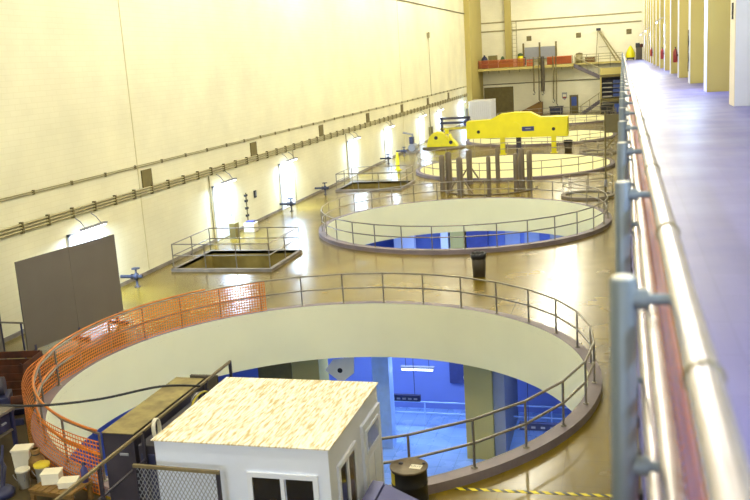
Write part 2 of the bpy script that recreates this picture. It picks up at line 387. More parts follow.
# net hung inside the railing
def net(name, label, path, z0, z1, cell, w, m, zoff=None):
    """real strands: vertical and horizontal strips along a path of (x, y)"""
    b = MB(); n = len(path)
    for i in range(n-1):
        p, q = Vector(path[i]), Vector(path[i+1]); d = (q-p); L = d.length
        zz0 = z0(i/(n-1)) if callable(z0) else z0; zz1 = z1(i/(n-1)) if callable(z1) else z1
        e = p + d.normalized()*w
        b.add([(p.x, p.y, zz0), (e.x, e.y, zz0), (e.x, e.y, zz1), (p.x, p.y, zz1)], [(0, 1, 2, 3)])
        nh = int((zz1-zz0)/cell)
        for j in range(nh+1):
            z = zz0 + (zz1-zz0)*j/nh
            b.add([(p.x, p.y, z), (q.x, q.y, z), (q.x, q.y, z+w), (p.x, p.y, z+w)], [(0, 1, 2, 3)])
    o = b.build(name, m); o['kind'] = 'stuff'; return tag(o, label, 'netting')
net('safety_net', 'orange plastic safety net tied inside the gallery railing', [(0.150, -0.5 + 0.06*i) for i in range(400)], 6.95, 7.72, 0.06, 0.028, 'orange_net')

# ------------------------------------------------------------------ pit railings
def arc(cy, r, a0, a1, z, n):
    return [(PITX + r*math.cos(math.radians(a0+(a1-a0)*i/n)), cy + r*math.sin(math.radians(a0+(a1-a0)*i/n)), z) for i in range(n+1)]
post_mesh = MB().tube([(0, 0, 0), (0, 0, 1.05)], 0.028, 8).mesh('post')
foot_mesh = MB().lathe([(0.0, 0.02), (0.07, 0.02), (0.07, 0.0)], n=12).mesh('foot_plate')
def pit_railing(cy, a0, a1, step, label, detail=True):
    t = empty('pit_railing', (0, 0, 0), label, 'railing', 'guard railings round the pits')
    r = 7.31; a = a0
    while a <= a1 + 1e-3:
        p = (PITX + r*math.cos(math.radians(a)), cy + r*math.sin(math.radians(a)), 0.2)
        q = piece('post', post_mesh, 'rail_steel', t, p)
        if detail: piece('foot_plate', foot_mesh, 'rail_steel', q)
        a += step
    full = a1 - a0 > 340; n = int((a1-a0)/3)
    for nm, z in (('top_rail', 1.25), ('mid_rail', 0.74)):
        # straight pipe lengths between posts, as in the photograph
        MB().tube(arc(cy, r, a0, a1, z, max(1, round((a1-a0)/step))), 0.03, 8).build(nm, 'rail_steel', t)
    return t
pit_railing(22.2, -91.6, 250.2, 11.39, 'grey pipe railing round the pit beside the white cabin')
pit_railing(45.6, -91.0, 268.9, 11.25, 'grey pipe railing round the pit behind the waste bin')
pit_railing(69.0, -91.0, 268.9, 11.25, 'grey pipe railing round the pit behind the ring of brown pedestals', False)
pit_railing(92.4, -91.0, 268.9, 11.25, 'grey pipe railing round the pit behind the yellow lifting beam', False)
pit_railing(115.8, -91.0, 268.9, 11.25, 'grey pipe railing round the pit nearest the end wall', False)
pit_net = net('safety_net', 'orange plastic safety net wrapped along the railing of the cabin side pit',
    [(PITX + (7.25 + 0.33*min(1, max(0, (a-185)/20)))*math.cos(math.radians(a)), 22.2 + (7.25 + 0.33*min(1, max(0, (a-185)/20)))*math.sin(math.radians(a))) for a in [123.5 + 129*i/174 for i in range(175)]], lambda f: 0.22 if f < 0.6 else 0.03, 1.22, 0.085, 0.028, 'orange_net')
nb_ = MB().tube(arc(22.2, 7.31, 140.0, 249.5, 1.306, 50), 0.026, 8).tube(arc(22.2, 7.31, 185.0, 249.5, 0.796, 30), 0.026, 8).build('net_border', 'orange_rail', pit_net)

# rectangular hatches by the wall
def hatch(x0, x1, y0, y1, label):
    t = empty('hatch_railing', ((x0+x1)/2, (y0+y1)/2, 0), label, 'railing', 'railings round the square floor hatches')
    hx, hy = (x1-x0)/2, (y1-y0)/2
    pm_ = MB().tube([(0, 0, 0.0), (0, 0, 1.08)], 0.028, 8).mesh('post')
    for x in (-hx-0.08, -hx/3, hx/3, hx+0.08):
        for y in (-hy-0.08, hy+0.08): piece('post', pm_, 'rail_steel', t, (x, y, 0.14))
    for x in (-hx-0.08, hx+0.08): piece('post', pm_, 'rail_steel', t, (x, 0, 0.14))
    for z, nm in ((1.22, 'top_rail'), (0.72, 'mid_rail')):
        c = [(-hx-0.08, -hy-0.08, z), (hx+0.08, -hy-0.08, z), (hx+0.08, hy+0.08, z), (-hx-0.08, hy+0.08, z)]
        for i in range(4): MB().tube([c[i], c[(i+1) % 4]], 0.028, 8).build(nm, 'rail_steel', t)
    for a in ((-hx-0.18, hx+0.18, -hy-0.18, -hy), (-hx-0.18, hx+0.18, hy, hy+0.18), (-hx-0.18, -hx, -hy, hy), (hx, hx+0.18, -hy, hy)):
        MB().box(*a, 0.0, 0.14).build('kerb', 'concrete', t)
    sh = MB()
    sh.add([(-hx, -hy, 0.13), (hx, -hy, 0.13), (hx, hy, 0.13), (-hx, hy, 0.13), (-hx, -hy, -2.2), (hx, -hy, -2.2), (hx, hy, -2.2), (-hx, hy, -2.2)],
           [(0, 1, 5, 4), (1, 2, 6, 5), (2, 3, 7, 6), (3, 0, 4, 7), (4, 5, 6, 7)])
    sh.build('shaft', 'hole_brown', t)
hatch(*HATCH[0], 'pipe railing round the open square hatch nearest the grey screen')
hatch(*HATCH[1], 'pipe railing round the square hatch with a yellow bollard behind it')

# small round hatch with railing near the gallery
for cy_, lb in ((53.9, 'small round railing with a kerb beside the tall thin pole'), (77.3, 'small round railing with a kerb behind the second tall pole')):
    t = empty('round_hatch_railing', (-2.0, cy_, 0), lb, 'railing')
    MB().lathe([(1.3, 0), (1.3, 0.15), (1.55, 0.15), (1.55, 0)], n=40, smooth=False).build('kerb', 'concrete', t)
    MB().lathe([(0.01, 0.03), (1.3, 0.03)], n=40).build('lid', 'olive', t)
    pm_ = MB().tube([(0, 0, 0), (0, 0, 1.05)], 0.028, 8).mesh('post')
    for k in range(8): piece('post', pm_, 'rail_steel', t, (1.42*math.cos(k*PI/4), 1.42*math.sin(k*PI/4), 0.15))
    for z, nm in ((1.2, 'top_rail'), (0.7, 'mid_rail')):
        MB().tube([(1.42*math.cos(2*PI*k/32), 1.42*math.sin(2*PI*k/32), z) for k in range(32)], 0.028, 8, closed=True).build(nm, 'rail_steel', t)
t = empty('jib_pole', (-0.92, 51.6, 0), 'tall thin dark pole with a bracket beside the small round railing', 'pole')
MB().tube([(0, 0, 0), (0, 0, 5.0)], 0.055, 10).build('pole', 'conduit_dark', t)
MB().box(-0.2, 0.2, -0.2, 0.2, 0, 0.03).build('base_plate', 'conduit_dark', t)
MB().box(0.05, 0.85, -0.05, 0.05, 3.9, 4.9).build('plate', 'conduit_dark', t)
MB().tube([(0.0, 0, 3.0), (0.8, 0, 3.95)], 0.04).build('brace', 'conduit_dark', t)
MB().lathe([(0.0, 0.9), (0.09, 0.9), (0.11, 1.0), (0.09, 1.3), (0, 1.32)], n=10).build('hook_block', 'grey_sheet', t)

# ------------------------------------------------------------------ left wall: conduits, plates, doors, lamps, valves
t = empty('upper_conduit', (WX, 0, 4.72), 'pair of thin conduits running high along the cream wall', 'conduit')
for dz in (-0.035, 0.035): MB().tube([(0.05, -1.5, dz), (0.05, 121.3, dz)], 0.022, 8).build('pipe', 'conduit', t)
cm = MB().box(0.01, 0.085, -0.04, 0.04, -0.08, 0.08).mesh('clamp')
for k in range(52): piece('clamp', cm, 'conduit_dark', t, (0, 20.2+2.35*k if k < 43 else 119.5, 0)) if k < 43 else None
t = empty('lower_conduit', (WX, 0, 3.62), 'bundle of three grey-brown conduits with dark clamps on the cream wall', 'conduit')
for dz in (-0.11, 0, 0.11): MB().tube([(0.08, -1.5, dz), (0.08, 121.3, dz)], 0.045, 8).build('pipe', 'conduit', t)
cm = MB().box(0.01, 0.14, -0.045, 0.045, -0.2, 0.2).mesh('clamp')
for k in range(64): piece('clamp', cm, 'conduit_dark', t, (0, 24.8+1.52*k, 0))
t = empty('high_wire', (WX, 0, 14.1), 'thin dark pipe running high on the cream wall', 'pipe')
MB().tube([(0.1, 60, 0), (0.1, 121.4, 0.05)], 0.06, 8).build('pipe', 'conduit_dark', t)
t = empty('down_wire', onx(428.5, 35, WX+0.11), 'small box with a thin wire down the cream wall', 'cable')
MB().box(0, 0.1, -0.3, 0.3, -0.3, 0.3).build('box', 'conduit', t); MB().tube([(0.03, -0.2, -0.3), (0.03, -0.2, -6.4)], 0.03).build('wire', 'conduit', t)
for k in range(7):
    y = 35.2 + 12.1*k
    tag(MB().box(WX, WX+0.06, y-0.42, y+0.42, 3.77, 4.52).build('wall_plate', 'plate_brown'), 'brown plate between the conduits ' + ('beside the wall joint past the grey screen', 'between the first two doors past the grey screen', 'over the valve before the second square hatch', 'above the yellow bollard', 'beside the far wall joint', 'above the rounded yellow machine', 'before the white container')[k], 'plate', 'brown plates along the cream wall')

DY = [30.0, 42.6, 52.0, 66.4, 77.5, 91.5, 101.2, 116.2]
for i, y in enumerate(DY):
    d = MB().box(WX, WX+0.05, y-1.0, y+1.0, 0.02, 2.75).build('door_%d' % (i+1), 'door_white'); struct(d)
    fr = MB().box(WX, WX+0.09, y-1.1, y-1.0, 0.02, 2.85).box(WX, WX+0.09, y+1.0, y+1.1, 0.02, 2.85).box(WX, WX+0.09, y-1.1, y+1.1, 2.75, 2.85)
    fr.build('door_frame', 'white_paint', d)
    MB().box(WX+0.05, WX+0.1, y+0.78, y+0.86, 1.0, 1.16).build('door_handle', 'grey_sheet', d)
    near = ('behind the grey screen', 'beside the first square hatch', 'above a wall valve past the square hatch')[i] if i < 3 else None
    t = empty('door_lamp', (WX, y, 2.95), 'tube lamp over the white door ' + near if near else 'tube lamp over one of the far white doors in the cream wall', 'lamp', None if near else 'lamps over the far doors')
    for s in (-0.55, 0.55): MB().tube([(0.08, s, 0.45), (0.3, s, 0.3), (0.5, s, 0.02)], 0.02, 6).build('arm', 'grey_sheet', t)
    MB().box(0.42, 0.58, -0.85, 0.85, 0.0, 0.07).build('housing', 'grey_sheet', t)
    MB().tube([(0.5, -0.8, -0.04), (0.5, 0.8, -0.04)], 0.03).build('tube', 'tube_cool', t)
    area_lamp('door_light', (WX+0.52, y, 2.86), 0.15, 1.6, 400, (0.55, 0.74, 1.0), (0, math.radians(-8), 0))
    if i in (1, 2, 3, 4):
        tag(MB().tube([(WX+0.04, y-1.35 if i % 2 else y+1.5, 0.2), (WX+0.04, y-1.35 if i % 2 else y+1.5, 3.4)], 0.03, 6).build('drop_pipe', 'conduit'),
            'thin pipe dropping from the conduits to the floor beside a white door', 'pipe', 'drop pipes by the doors')

def valve(loc, label):
    t = empty('wall_valve', loc, label, 'valve'); t.scale = (0.8, 0.8, 0.8)
    MB().tube([(-0.9, 0, 0.55), (0.35, 0, 0.55)], 0.09, 12).tube([(-0.28, 0, 0.55), (-0.22, 0, 0.55)], 0.15, 12).build('pipe', 'valve_blue', t)
    MB().lathe([(0, 0.38), (0.12, 0.4), (0.17, 0.55), (0.12, 0.7), (0.05, 0.75), (0.05, 0.98), (0, 0.98)], n=14).build('body', 'valve_blue', t)
    MB().tube([(0.2*math.cos(k*PI/8), 0.2*math.sin(k*PI/8), 0.98) for k in range(16)], 0.03, 6, closed=True).build('hand_wheel', 'valve_blue', t)
    MB().tube([(-0.2, 0, 0.98), (0.2, 0, 0.98)], 0.02, 6).tube([(0, -0.2, 0.98), (0, 0.2, 0.98)], 0.02, 6).build('spoke', 'valve_blue', t)
    MB().lathe([(0.16, 0), (0.16, 0.03), (0.06, 0.05), (0.06, 0.4)], n=12).build('foot', 'valve_blue', t)
valve((-19.35, 32.2, 0), 'dark blue hand wheel valve on the wall beside the grey screen')
valve((-19.35, 50.6, 0), 'dark blue hand wheel valve below the second lit door')
valve((-19.35, 57.2, 0), 'dark blue hand wheel valve on the wall just before the second square hatch')
valve((-19.35, 74.6, 0), 'dark blue hand wheel valve on the wall behind the yellow bollard')
valve((-19.35, 80.5, 0), 'dark blue hand wheel valve beside the yellow machine')
t = empty('wall_socket', onx(254.5, 194, WX), 'small black socket box on the cream wall between two lit doors', 'socket')
MB().box(0, 0.08, -0.12, 0.12, -0.2, 0.2).build('box', 'black', t); MB().box(0.08, 0.1, -0.06, 0.06, -0.1, 0.1).build('face', 'grey_sheet', t)
t = empty('floor_box', (-19.3, 44.2, 0), 'small white floor box with a blue lid at the foot of the wall', 'box')
MB().box(-0.3, 0.3, -0.3, 0.3, 0, 0.5).build('body', 'bucket_white', t, 0.02); MB().box(-0.2, 0.2, -0.2, 0.2, 0.5, 0.58).build('lid', 'navy_bright', t)
tag(MB().box(-19.8, -19.45, 42.5, 43.0, 0, 0.75).build('small_cabinet', 'olive', bevel=0.02), 'small olive cabinet standing at the foot of the lit door', 'cabinet')
t = empty('pipe_stub', (-19.75, 44.9, 0), 'dark bracketed gauge board beside the lit door', 'board')
MB().tube([(0, 0, 0.0), (0, 0, 2.0)], 0.04).build('post', 'conduit_dark', t)
for z in (0.7, 1.1, 1.5, 1.8): MB().box(-0.05, 0.05, -0.15, 0.12, z, z+0.12).build('gauge', 'black', t)
b_ = onz(398, 170)
t = empty('bollard', b_, 'tall narrow yellow bollard standing behind the second square hatch', 'bollard')
MB().lathe([(0.0, 0), (0.3, 0), (0.3, 0.06), (0.16, 0.1), (0.13, 1.1), (0.08, 1.4), (0, 1.42)], n=14).build('cone', 'yellow_paint', t)
MB().lathe([(0.162, 0.3), (0.164, 0.42)], n=14).build('band', 'yellow_dark', t)

# grey free-standing screen at the left
a, b2 = Vector((-18.0, 23.1, 0)), Vector((-17.2, 27.45, 0)); L = (b2-a).length; rz = math.atan2(b2.y-a.y, b2.x-a.x)
zt = (ony(16, 266, 23.1).z + ony(114, 231, 27.45).z)/2
t = empty('free_standing_screen', a, 'large plain grey screen panel standing on dark feet before the wall', 'screen', None, rz)
MB().box(0, L/2-0.005, -0.03, 0.03, 0.25, zt).build('panel', 'panel_grey', t); MB().box(L/2+0.005, L, -0.03, 0.03, 0.25, zt).build('panel', 'panel_grey', t)
for x in (0.3, L/2, L-0.3):
    MB().box(x-0.05, x+0.05, -0.45, 0.45, 0.0, 0.08).box(x-0.04, x+0.04, -0.04, 0.04, 0.08, 0.4).build('foot', 'navy', t)
t = empty('free_standing_screen', (-18.6, 18.9, 0), 'smaller grey screen panel next to a dark blue locker', 'screen', None, math.radians(84))
MB().box(0, 3.4, -0.03, 0.03, 0.2, 2.35).build('panel', 'panel_grey', t)
for x in (0.3, 3.1): MB().box(x-0.05, x+0.05, -0.4, 0.4, 0, 0.2).build('foot', 'navy', t)
t = empty('locker', (-19.15, 22.6, 0), 'tall dark blue locker between the two grey screens', 'locker')
MB().box(-0.4, 0.4, -0.42, 0.42, 0, 1.9).build('body', 'navy', t, 0.01); MB().box(0.4, 0.42, -0.36, 0.36, 0.1, 1.8).build('door', 'navy', t); MB().box(0.42, 0.45, 0.2, 0.24, 0.9, 1.1).build('handle', 'grey_sheet', t)
tag(MB().box(-19.5, -18.8, 22.25, 22.95, 1.9, 2.12).build('storage_box', 'wood_brown', bevel=0.01), 'orange-brown box lying on top of the dark blue locker', 'box')

# ------------------------------------------------------------------ clutter at the lower left
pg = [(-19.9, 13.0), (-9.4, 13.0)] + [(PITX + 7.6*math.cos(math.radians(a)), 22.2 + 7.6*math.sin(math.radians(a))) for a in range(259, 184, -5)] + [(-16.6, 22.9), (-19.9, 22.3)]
mat('shade_brown', '#4a3c1a', 0.7, color2='#302610', scale=0.8)
tag(MB().prism(pg, 'z', 0.0, 0.006).build('shade_sheet', 'shade_brown'), 'added dark brown sheet painting the shade under the crates beside the netted pit', 'shade sheet')  # added sheet, its dark brown paints the shade over the floor round the clutter
def crate(x, y, w, d, h, z, m, label, name='crate', rz=0, cat='crate'):
    t = empty(name, (x, y, z), label, cat, None, rz)
    n = 4
    for i in range(n):
        z0 = 0.02 + (h-0.02)*i/n; z1 = z0 + (h-0.02)/n*0.86
        for s in (-1, 1):
            MB().box(-w/2, w/2, s*d/2-0.015, s*d/2+0.015, z0, z1).build('slat', m, t)
            MB().box(s*w/2-0.015, s*w/2+0.015, -d/2+0.016, d/2-0.016, z0, z1).build('slat', m, t)
    MB().box(-w/2+0.02, w/2-0.02, -d/2+0.02, d/2-0.02, 0, 0.04).build('bottom', m, t)
    for sx in (-1, 1):
        for sy in (-1, 1): MB().box(sx*(w/2-0.05)-0.025, sx*(w/2-0.05)+0.025, sy*(d/2-0.05)-0.025, sy*(d/2-0.05)+0.025, 0.03, h).build('corner_post', m, t)
    return t
crate(-16.8, 20.6, 1.5, 1.3, 0.95, 0, 'rust', 'rust-brown slatted crate standing before the smaller grey screen', rz=0.2)
crate(-17.6, 18.3, 1.4, 1.1, 0.8, 0, 'rust', 'low rust-brown slatted crate beside the navy machine', rz=-0.15)
def bench(x, y, label, rz):
    t = empty('tool_bench', (x, y, 0), label, 'bench', None, rz)
    MB().box(-1.0, 1.0, -0.35, 0.35, 0.95, 1.02).build('top', 'panel_grey', t)
    MB().box(-0.95, 0.95, -0.3, 0.3, 0.45, 0.5).build('shelf', 'panel_grey', t)
    for sx in (-0.92, 0.92):
        for sy in (-0.28, 0.28): MB().box(sx-0.04, sx+0.04, sy-0.04, sy+0.04, 0, 0.95).build('leg', 'navy', t)
    MB().box(-0.9, 0.9, 0.3, 0.33, 0.1, 0.95).build('back_panel', 'navy', t)
    for k in range(3): d_ = MB().box(-0.85+0.6*k, -0.35+0.6*k, -0.28, 0.28, 0.52, 0.9).build('drawer', 'navy', t); MB().box(-0.68+0.6*k, -0.52+0.6*k, -0.31, -0.28, 0.7, 0.74).build('handle', 'grey_sheet', d_)
    return t
bench(-14.25, 16.1, 'dark blue tool bench with grey worktop and drawers', PI/2)
t = empty('cable_reel', (-15.4, 16.6, 0), 'brown tangled cable coil lying on the dark floor', 'cable')
for j in range(4): MB().tube([((0.42-0.05*j)*math.cos(k*PI/8)+0.04*math.sin(3*k+j), (0.42-0.05*j)*math.sin(k*PI/8), 0.05+0.07*j) for k in range(16)], 0.03, 6, closed=True).build('loop', 'wood_brown', t)
# stand of rods at the far left (thin pipe rail)
pa, pb = onz(-3, 322.3, 1.35), onz(22, 323, 1.35)
t = empty('pipe_stand', (pb.x, pb.y, 0), 'pale horizontal pipe on two dark stands in front of the locker', 'stand')
dx, dy = pa.x-pb.x, pa.y-pb.y
MB().tube([(0.05, 0, 1.35), (dx, dy, 1.35)], 0.03).build('pipe', 'rail_steel', t)
for f in (0.05, 0.95): MB().tube([(dx*f, dy*f, 0.02), (dx*f, dy*f, 1.35)], 0.03).build('leg', 'navy', t); MB().box(dx*f-0.2, dx*f+0.2, dy*f-0.06, dy*f+0.06, 0, 0.04).build('foot', 'navy', t)

t = empty('machine_skid', (-15.6, 18.3, 0), 'dark navy machine on a skid between the crates and the orange net', 'machine', None, 0.5)
for y in (-0.4, 0.4): MB().box(-0.8, 0.8, y-0.06, y+0.06, 0, 0.15).build('skid', 'navy', t)
MB().box(-0.6, 0.5, -0.35, 0.35, 0.15, 0.75).build('engine_block', 'navy', t, 0.03); MB().tube([(-0.5, 0, 0.95), (0.4, 0, 0.95)], 0.24, 14).build('tank', 'dark_steel', t)
MB().tube([(0.5, 0, 0.5), (0.85, 0, 0.5)], 0.14, 10).build('shaft', 'rust', t)
def bucket(x, y, r, h, m, lid, label, group=None, z=0):
    t = empty('bucket', (x, y, z), label, 'bucket', group)
    MB().lathe([(0.0, 0), (r*0.86, 0), (r, h), (r+0.015, h), (r+0.015, h-0.05), (r, h-0.05)], n=22).build('pail', m, t)
    if lid: MB().lathe([(r+0.02, h-0.03), (r+0.02, h+0.025), (0.0, h+0.03)], n=22).build('lid', lid, t)
    MB().tube([(r*math.cos(k*PI/8), r*0.4*math.sin(k*PI/8)-r, h-0.08-0.2*math.sin(k*PI/8)) for k in range(9)], 0.008, 5).build('handle', 'grey_sheet', t)
p = onz(45, 487); bucket(p.x, p.y, 0.15, 0.52, 'bucket_white', 'lid_yellow', 'pale bucket with a yellow lid by the paper boxes')
p = onz(37, 482); bucket(p.x-0.12, p.y-0.25, 0.14, 0.42, 'bucket_white', None, 'open white bucket beside the yellow lidded bucket')
t = empty('storage_bin', (-12.95, 15.95, 0), 'white plastic storage bin with a pale lid near the orange net', 'bin', None, 0.3); t.scale = (0.65, 0.65, 0.9)
MB().prism([(-0.24, 0), (0.24, 0), (0.3, 0.55), (-0.3, 0.55)], 'y', -0.25, 0.25).build('body', 'bucket_white', t, 0.01); MB().box(-0.32, 0.32, -0.28, 0.28, 0.55, 0.6).build('lid', 'paper', t, 0.01)
t = empty('sack', (-12.42, 15.7, 0), 'brown crumpled sack slumped between the white bin and buckets', 'sack'); t.scale = (0.7, 0.7, 0.95)
MB().lathe([(0.0, 0), (0.24, 0.02), (0.29, 0.2), (0.24, 0.42), (0.12, 0.55), (0.16, 0.66), (0.1, 0.68)], n=14).build('body', 'wood_brown', t); MB().tube([(0.12*math.cos(k*PI/6), 0.12*math.sin(k*PI/6), 0.55) for k in range(12)], 0.02, 6, closed=True).build('tie', 'black', t)
t = empty('pallet_table', (-11.1, 14.65, 0), 'low wooden slatted table carrying paper boxes', 'table', None, -0.1); t.scale = (0.85, 0.7, 1)
for k in range(6): MB().box(-0.62+0.21*k, -0.44+0.21*k, -0.5, 0.5, 0.36, 0.4).build('plank', 'wood_brown', t)
for y in (-0.42, 0.42): MB().box(-0.62, 0.64, y-0.04, y+0.04, 0.28, 0.36).build('bearer', 'wood_brown', t)
for x in (-0.55, 0.55):
    for y in (-0.42, 0.42): MB().box(x-0.05, x+0.05, y-0.05, y+0.05, 0, 0.28).build('leg', 'wood_brown', t)
for i, (x, y, w, d, h, lb) in enumerate(((-11.35, 14.75, 0.36, 0.3, 0.2, 'taller white paper box on the wooden slatted table'), (-10.9, 14.65, 0.36, 0.3, 0.09, 'flat white paper stack on the wooden slatted table'))):
    t = empty('paper_box', (x, y, 0.4), lb, 'box', None, 0.3)
    MB().box(-w/2, w/2, -d/2, d/2, 0, h).build('box', 'paper', t, 0.008); MB().box(-w/2-0.01, w/2+0.01, -d/2-0.01, d/2+0.01, h, h+0.04).build('lid', 'paper', t)
t = empty('bottle', (-10.65, 14.85, 0.4), 'blue plastic bottle at the edge of the wooden slatted table', 'bottle')
MB().lathe([(0, 0), (0.07, 0), (0.075, 0.26), (0.03, 0.34), (0.03, 0.38)], n=14).build('body', 'navy_bright', t); MB().lathe([(0.036, 0.37), (0.036, 0.42), (0, 0.42)], n=12).build('cap', 'navy', t)
t = empty('hose_vacuum', (-12.6, 14.7, 0), 'dark blue floor vacuum with a curved hose', 'vacuum')
MB().lathe([(0, 0), (0.26, 0.02), (0.28, 0.12), (0.2, 0.2), (0, 0.22)], n=18).build('body', 'navy', t)
MB().tube([(0.0, 0.05, 0.2), (-0.05, 0.25, 0.55), (-0.25, 0.35, 0.75), (-0.55, 0.2, 0.6), (-0.7, -0.1, 0.15)], 0.05, 8).build('hose', 'navy', t)
MB().tube([(0.02, 0.0, 0.2), (-0.1, 0.35, 1.0)], 0.03, 8).build('handle', 'navy', t)

t = empty('traffic_cone', (-9.55, 13.4, 0), 'orange-red traffic cone beside the dark steel box', 'cone')
MB().box(-0.22, 0.22, -0.22, 0.22, 0, 0.04).build('base', 'orange_cone', t); MB().lathe([(0.17, 0.04), (0.04, 0.75), (0, 0.75)], n=18).build('cone', 'orange_cone', t); MB().lathe([(0.121, 0.32), (0.096, 0.46)], n=18).build('band', 'paper', t)

# dark steel beam box with dusty top, guard rail beside the cabin
ZB = 2.6
q0, q1, q2, q3 = onz(102, 432, ZB), onz(135, 431, ZB), onz(205, 378, ZB), onz(185, 385, ZB)
xb0, xb1, yb0, yb1 = q0.x, q1.x+0.02, q0.y, q2.y
t = empty('steel_beam_box', ((xb0+xb1)/2, (yb0+yb1)/2, 0.0), 'long dark steel box with a dusty tan top beside the cabin', 'steel box')
ox, oy = (xb0+xb1)/2, (yb0+yb1)/2
MB().box(xb0-ox, xb1-ox, yb0-oy, yb1-oy, 1.2, ZB-0.015).build('body', 'dark_steel', t)
MB().box(xb0-ox, xb1-ox, yb0-oy, 14.4-oy, 0.0, 1.2).build('pedestal', 'dark_steel', t)
MB().box(xb0-ox-0.01, xb1-ox+0.01, yb0-oy-0.01, yb1-oy, ZB-0.015, ZB).build('top_sheet', 'dusty', t)
MB().box(xb0-ox+0.3, xb0-ox+0.46, yb0-oy-0.02, yb0-oy, 2.2, 2.24).build('handle', 'grey_sheet', t)
t = empty('cabinet', (-7.5, 13.6, 0), 'dark blue-grey steel cabinet between the dusty box and the cabin', 'cabinet')
MB().box(-0.3, 0.25, -1.2, 1.0, 0, 2.45).build('body', 'dark_steel', t, 0.01); MB().box(-0.25, 0.2, -1.23, -1.2, 0.2, 2.3).build('door', 'navy', t)
MB().box(0.12, 0.16, -1.27, -1.23, 1.2, 1.4).build('handle', 'grey_sheet', t)
ZR = 2.75
xr = onz(135, 437, ZR).x
t = empty('guard_rail', (xr, 9.6, 0), 'tan topped guard rail running between the dusty steel box and the cabin', 'railing')
ye = onz(232, 361, ZR).y - 9.6
MB().box(-0.02, 0.02, 0, ye, ZR-0.03, ZR+0.015).build('top_rail', 'rail_tan', t)
MB().tube([(0, 0, ZR-0.5), (0, 2.7, ZR-0.5)], 0.022, 8).build('mid_rail', 'dark_steel', t)
for y in (0.1, 1.4, 2.7): MB().box(-0.025, 0.025, y-0.025, y+0.025, 0, ZR).build('post', 'dark_steel', t)
for y in (5.1, ye-0.03): MB().box(-0.025, 0.025, y-0.025, y+0.025, 1.5, ZR).build('post', 'dark_steel', t)
MB().tube([(0, 5.1, ZR-0.95), (0, ye, ZR-0.95)], 0.025, 8).build('low_rail', 'dark_steel', t)
MB().box(-0.6, -0.03, ye-0.62, ye-0.55, ZR-0.42, ZR-0.1).build('side_plate', 'rubbish_brown', t)
cc = onz(158, 424, ZR)
t = empty('cable_coil', (xr+0.06, cc.y, 2.47), 'coil of white cable hung on the guard rail by the cabin', 'cable')
for j in range(3): MB().tube([(0.02*j, 0.1*math.cos(k*PI/8), 0.2+0.17*math.sin(k*PI/8)) for k in range(16)], 0.016, 6, closed=True).build('loop', 'bucket_white', t)
t = empty('cable_tangle', (xr+0.1, 14.1, 2.47), 'tangle of dark cables tied to the guard rail above the pit', 'cable')
for j in range(4): MB().tube([(0.03*j-0.04, 0.3*math.cos(k*PI/6+j)*(0.5+0.2*j), 0.12+0.12*math.sin(k*PI/6+j)) for k in range(12)], 0.02, 6, closed=True).build('loop', ('black', 'rail_cream', 'black', 'yellow_dark')[j], t)

# black cable sagging across
p0, p1, p2, p3, p4 = ony(-15, 405, 12.6), ony(40, 405.5, 12.9), ony(100, 399, 13.4), ony(160, 386.5, 13.8), onz(200, 386, ZR+0.03)
pts = []
P = [p0, p1, p2, p3, p4]
for i in range(len(P)-1):
    for s in range(6):
        f = s/6; a0_, a1_, a2_, a3_ = P[max(i-1, 0)], P[i], P[i+1], P[min(i+2, len(P)-1)]
        pts.append(0.5*((2*a1_) + (a2_-a0_)*f + (2*a0_-5*a1_+4*a2_-a3_)*f*f + (-a0_+3*a1_-3*a2_+a3_)*f**3))
pts.append(p4)
tag(MB().tube(pts, 0.022, 6).build('black_cable', 'black'), 'black cable sagging from the left to the guard rail by the cabin', 'cable')

# expanded-metal guard in front of the cabin
zg = 2.5; g0, g1 = onz(133, 464, zg), onz(219, 471, zg)
t = empty('mesh_guard', (g0.x, g0.y, 0), 'dark framed expanded-metal guard panel in front of the cabin wall', 'guard panel', None, math.atan2(g1.y-g0.y, g1.x-g0.x))
L = (g1-g0).length
MB().box(0, L, -0.025, 0.025, zg-0.05, zg).build('top_rail', 'rail_tan', t); MB().box(0, L, -0.025, 0.025, 0.75, 0.8).build('bottom_rail', 'dark_steel', t)
for x in (0.025, L-0.025): MB().box(x-0.025, x+0.025, -0.025, 0.025, 0, zg-0.05).build('post', 'dark_steel', t)
b = MB(); H_ = zg-0.85
n = int(L/0.07)
for sgn in (1, -1):
    for i in range(-int(H_/0.07), n+int(H_/0.07)):
        x0 = i*0.07; x1 = x0 + sgn*H_*0.6
        f0, f1 = 0.0, 1.0
        lo, hi = 0.05, L-0.05
        def clip(f0, f1):
            if x1 != x0:
                fa, fb = (lo-x0)/(x1-x0), (hi-x0)/(x1-x0)
                if fa > fb: fa, fb = fb, fa
                return max(f0, fa), min(f1, fb)
        f0, f1 = clip(f0, f1)
        if f1-f0 < 0.02: continue
        xa, xb_, za, zb_ = x0+(x1-x0)*f0, x0+(x1-x0)*f1, 0.8+H_*f0, 0.8+H_*f1
        b.add([(xa-0.007, 0, za), (xa+0.007, 0, za), (xb_+0.007, 0, zb_), (xb_-0.007, 0, zb_)], [(0, 1, 2, 3)])
o = b.build('expanded_metal', 'grey_sheet', t); o['kind'] = 'stuff'

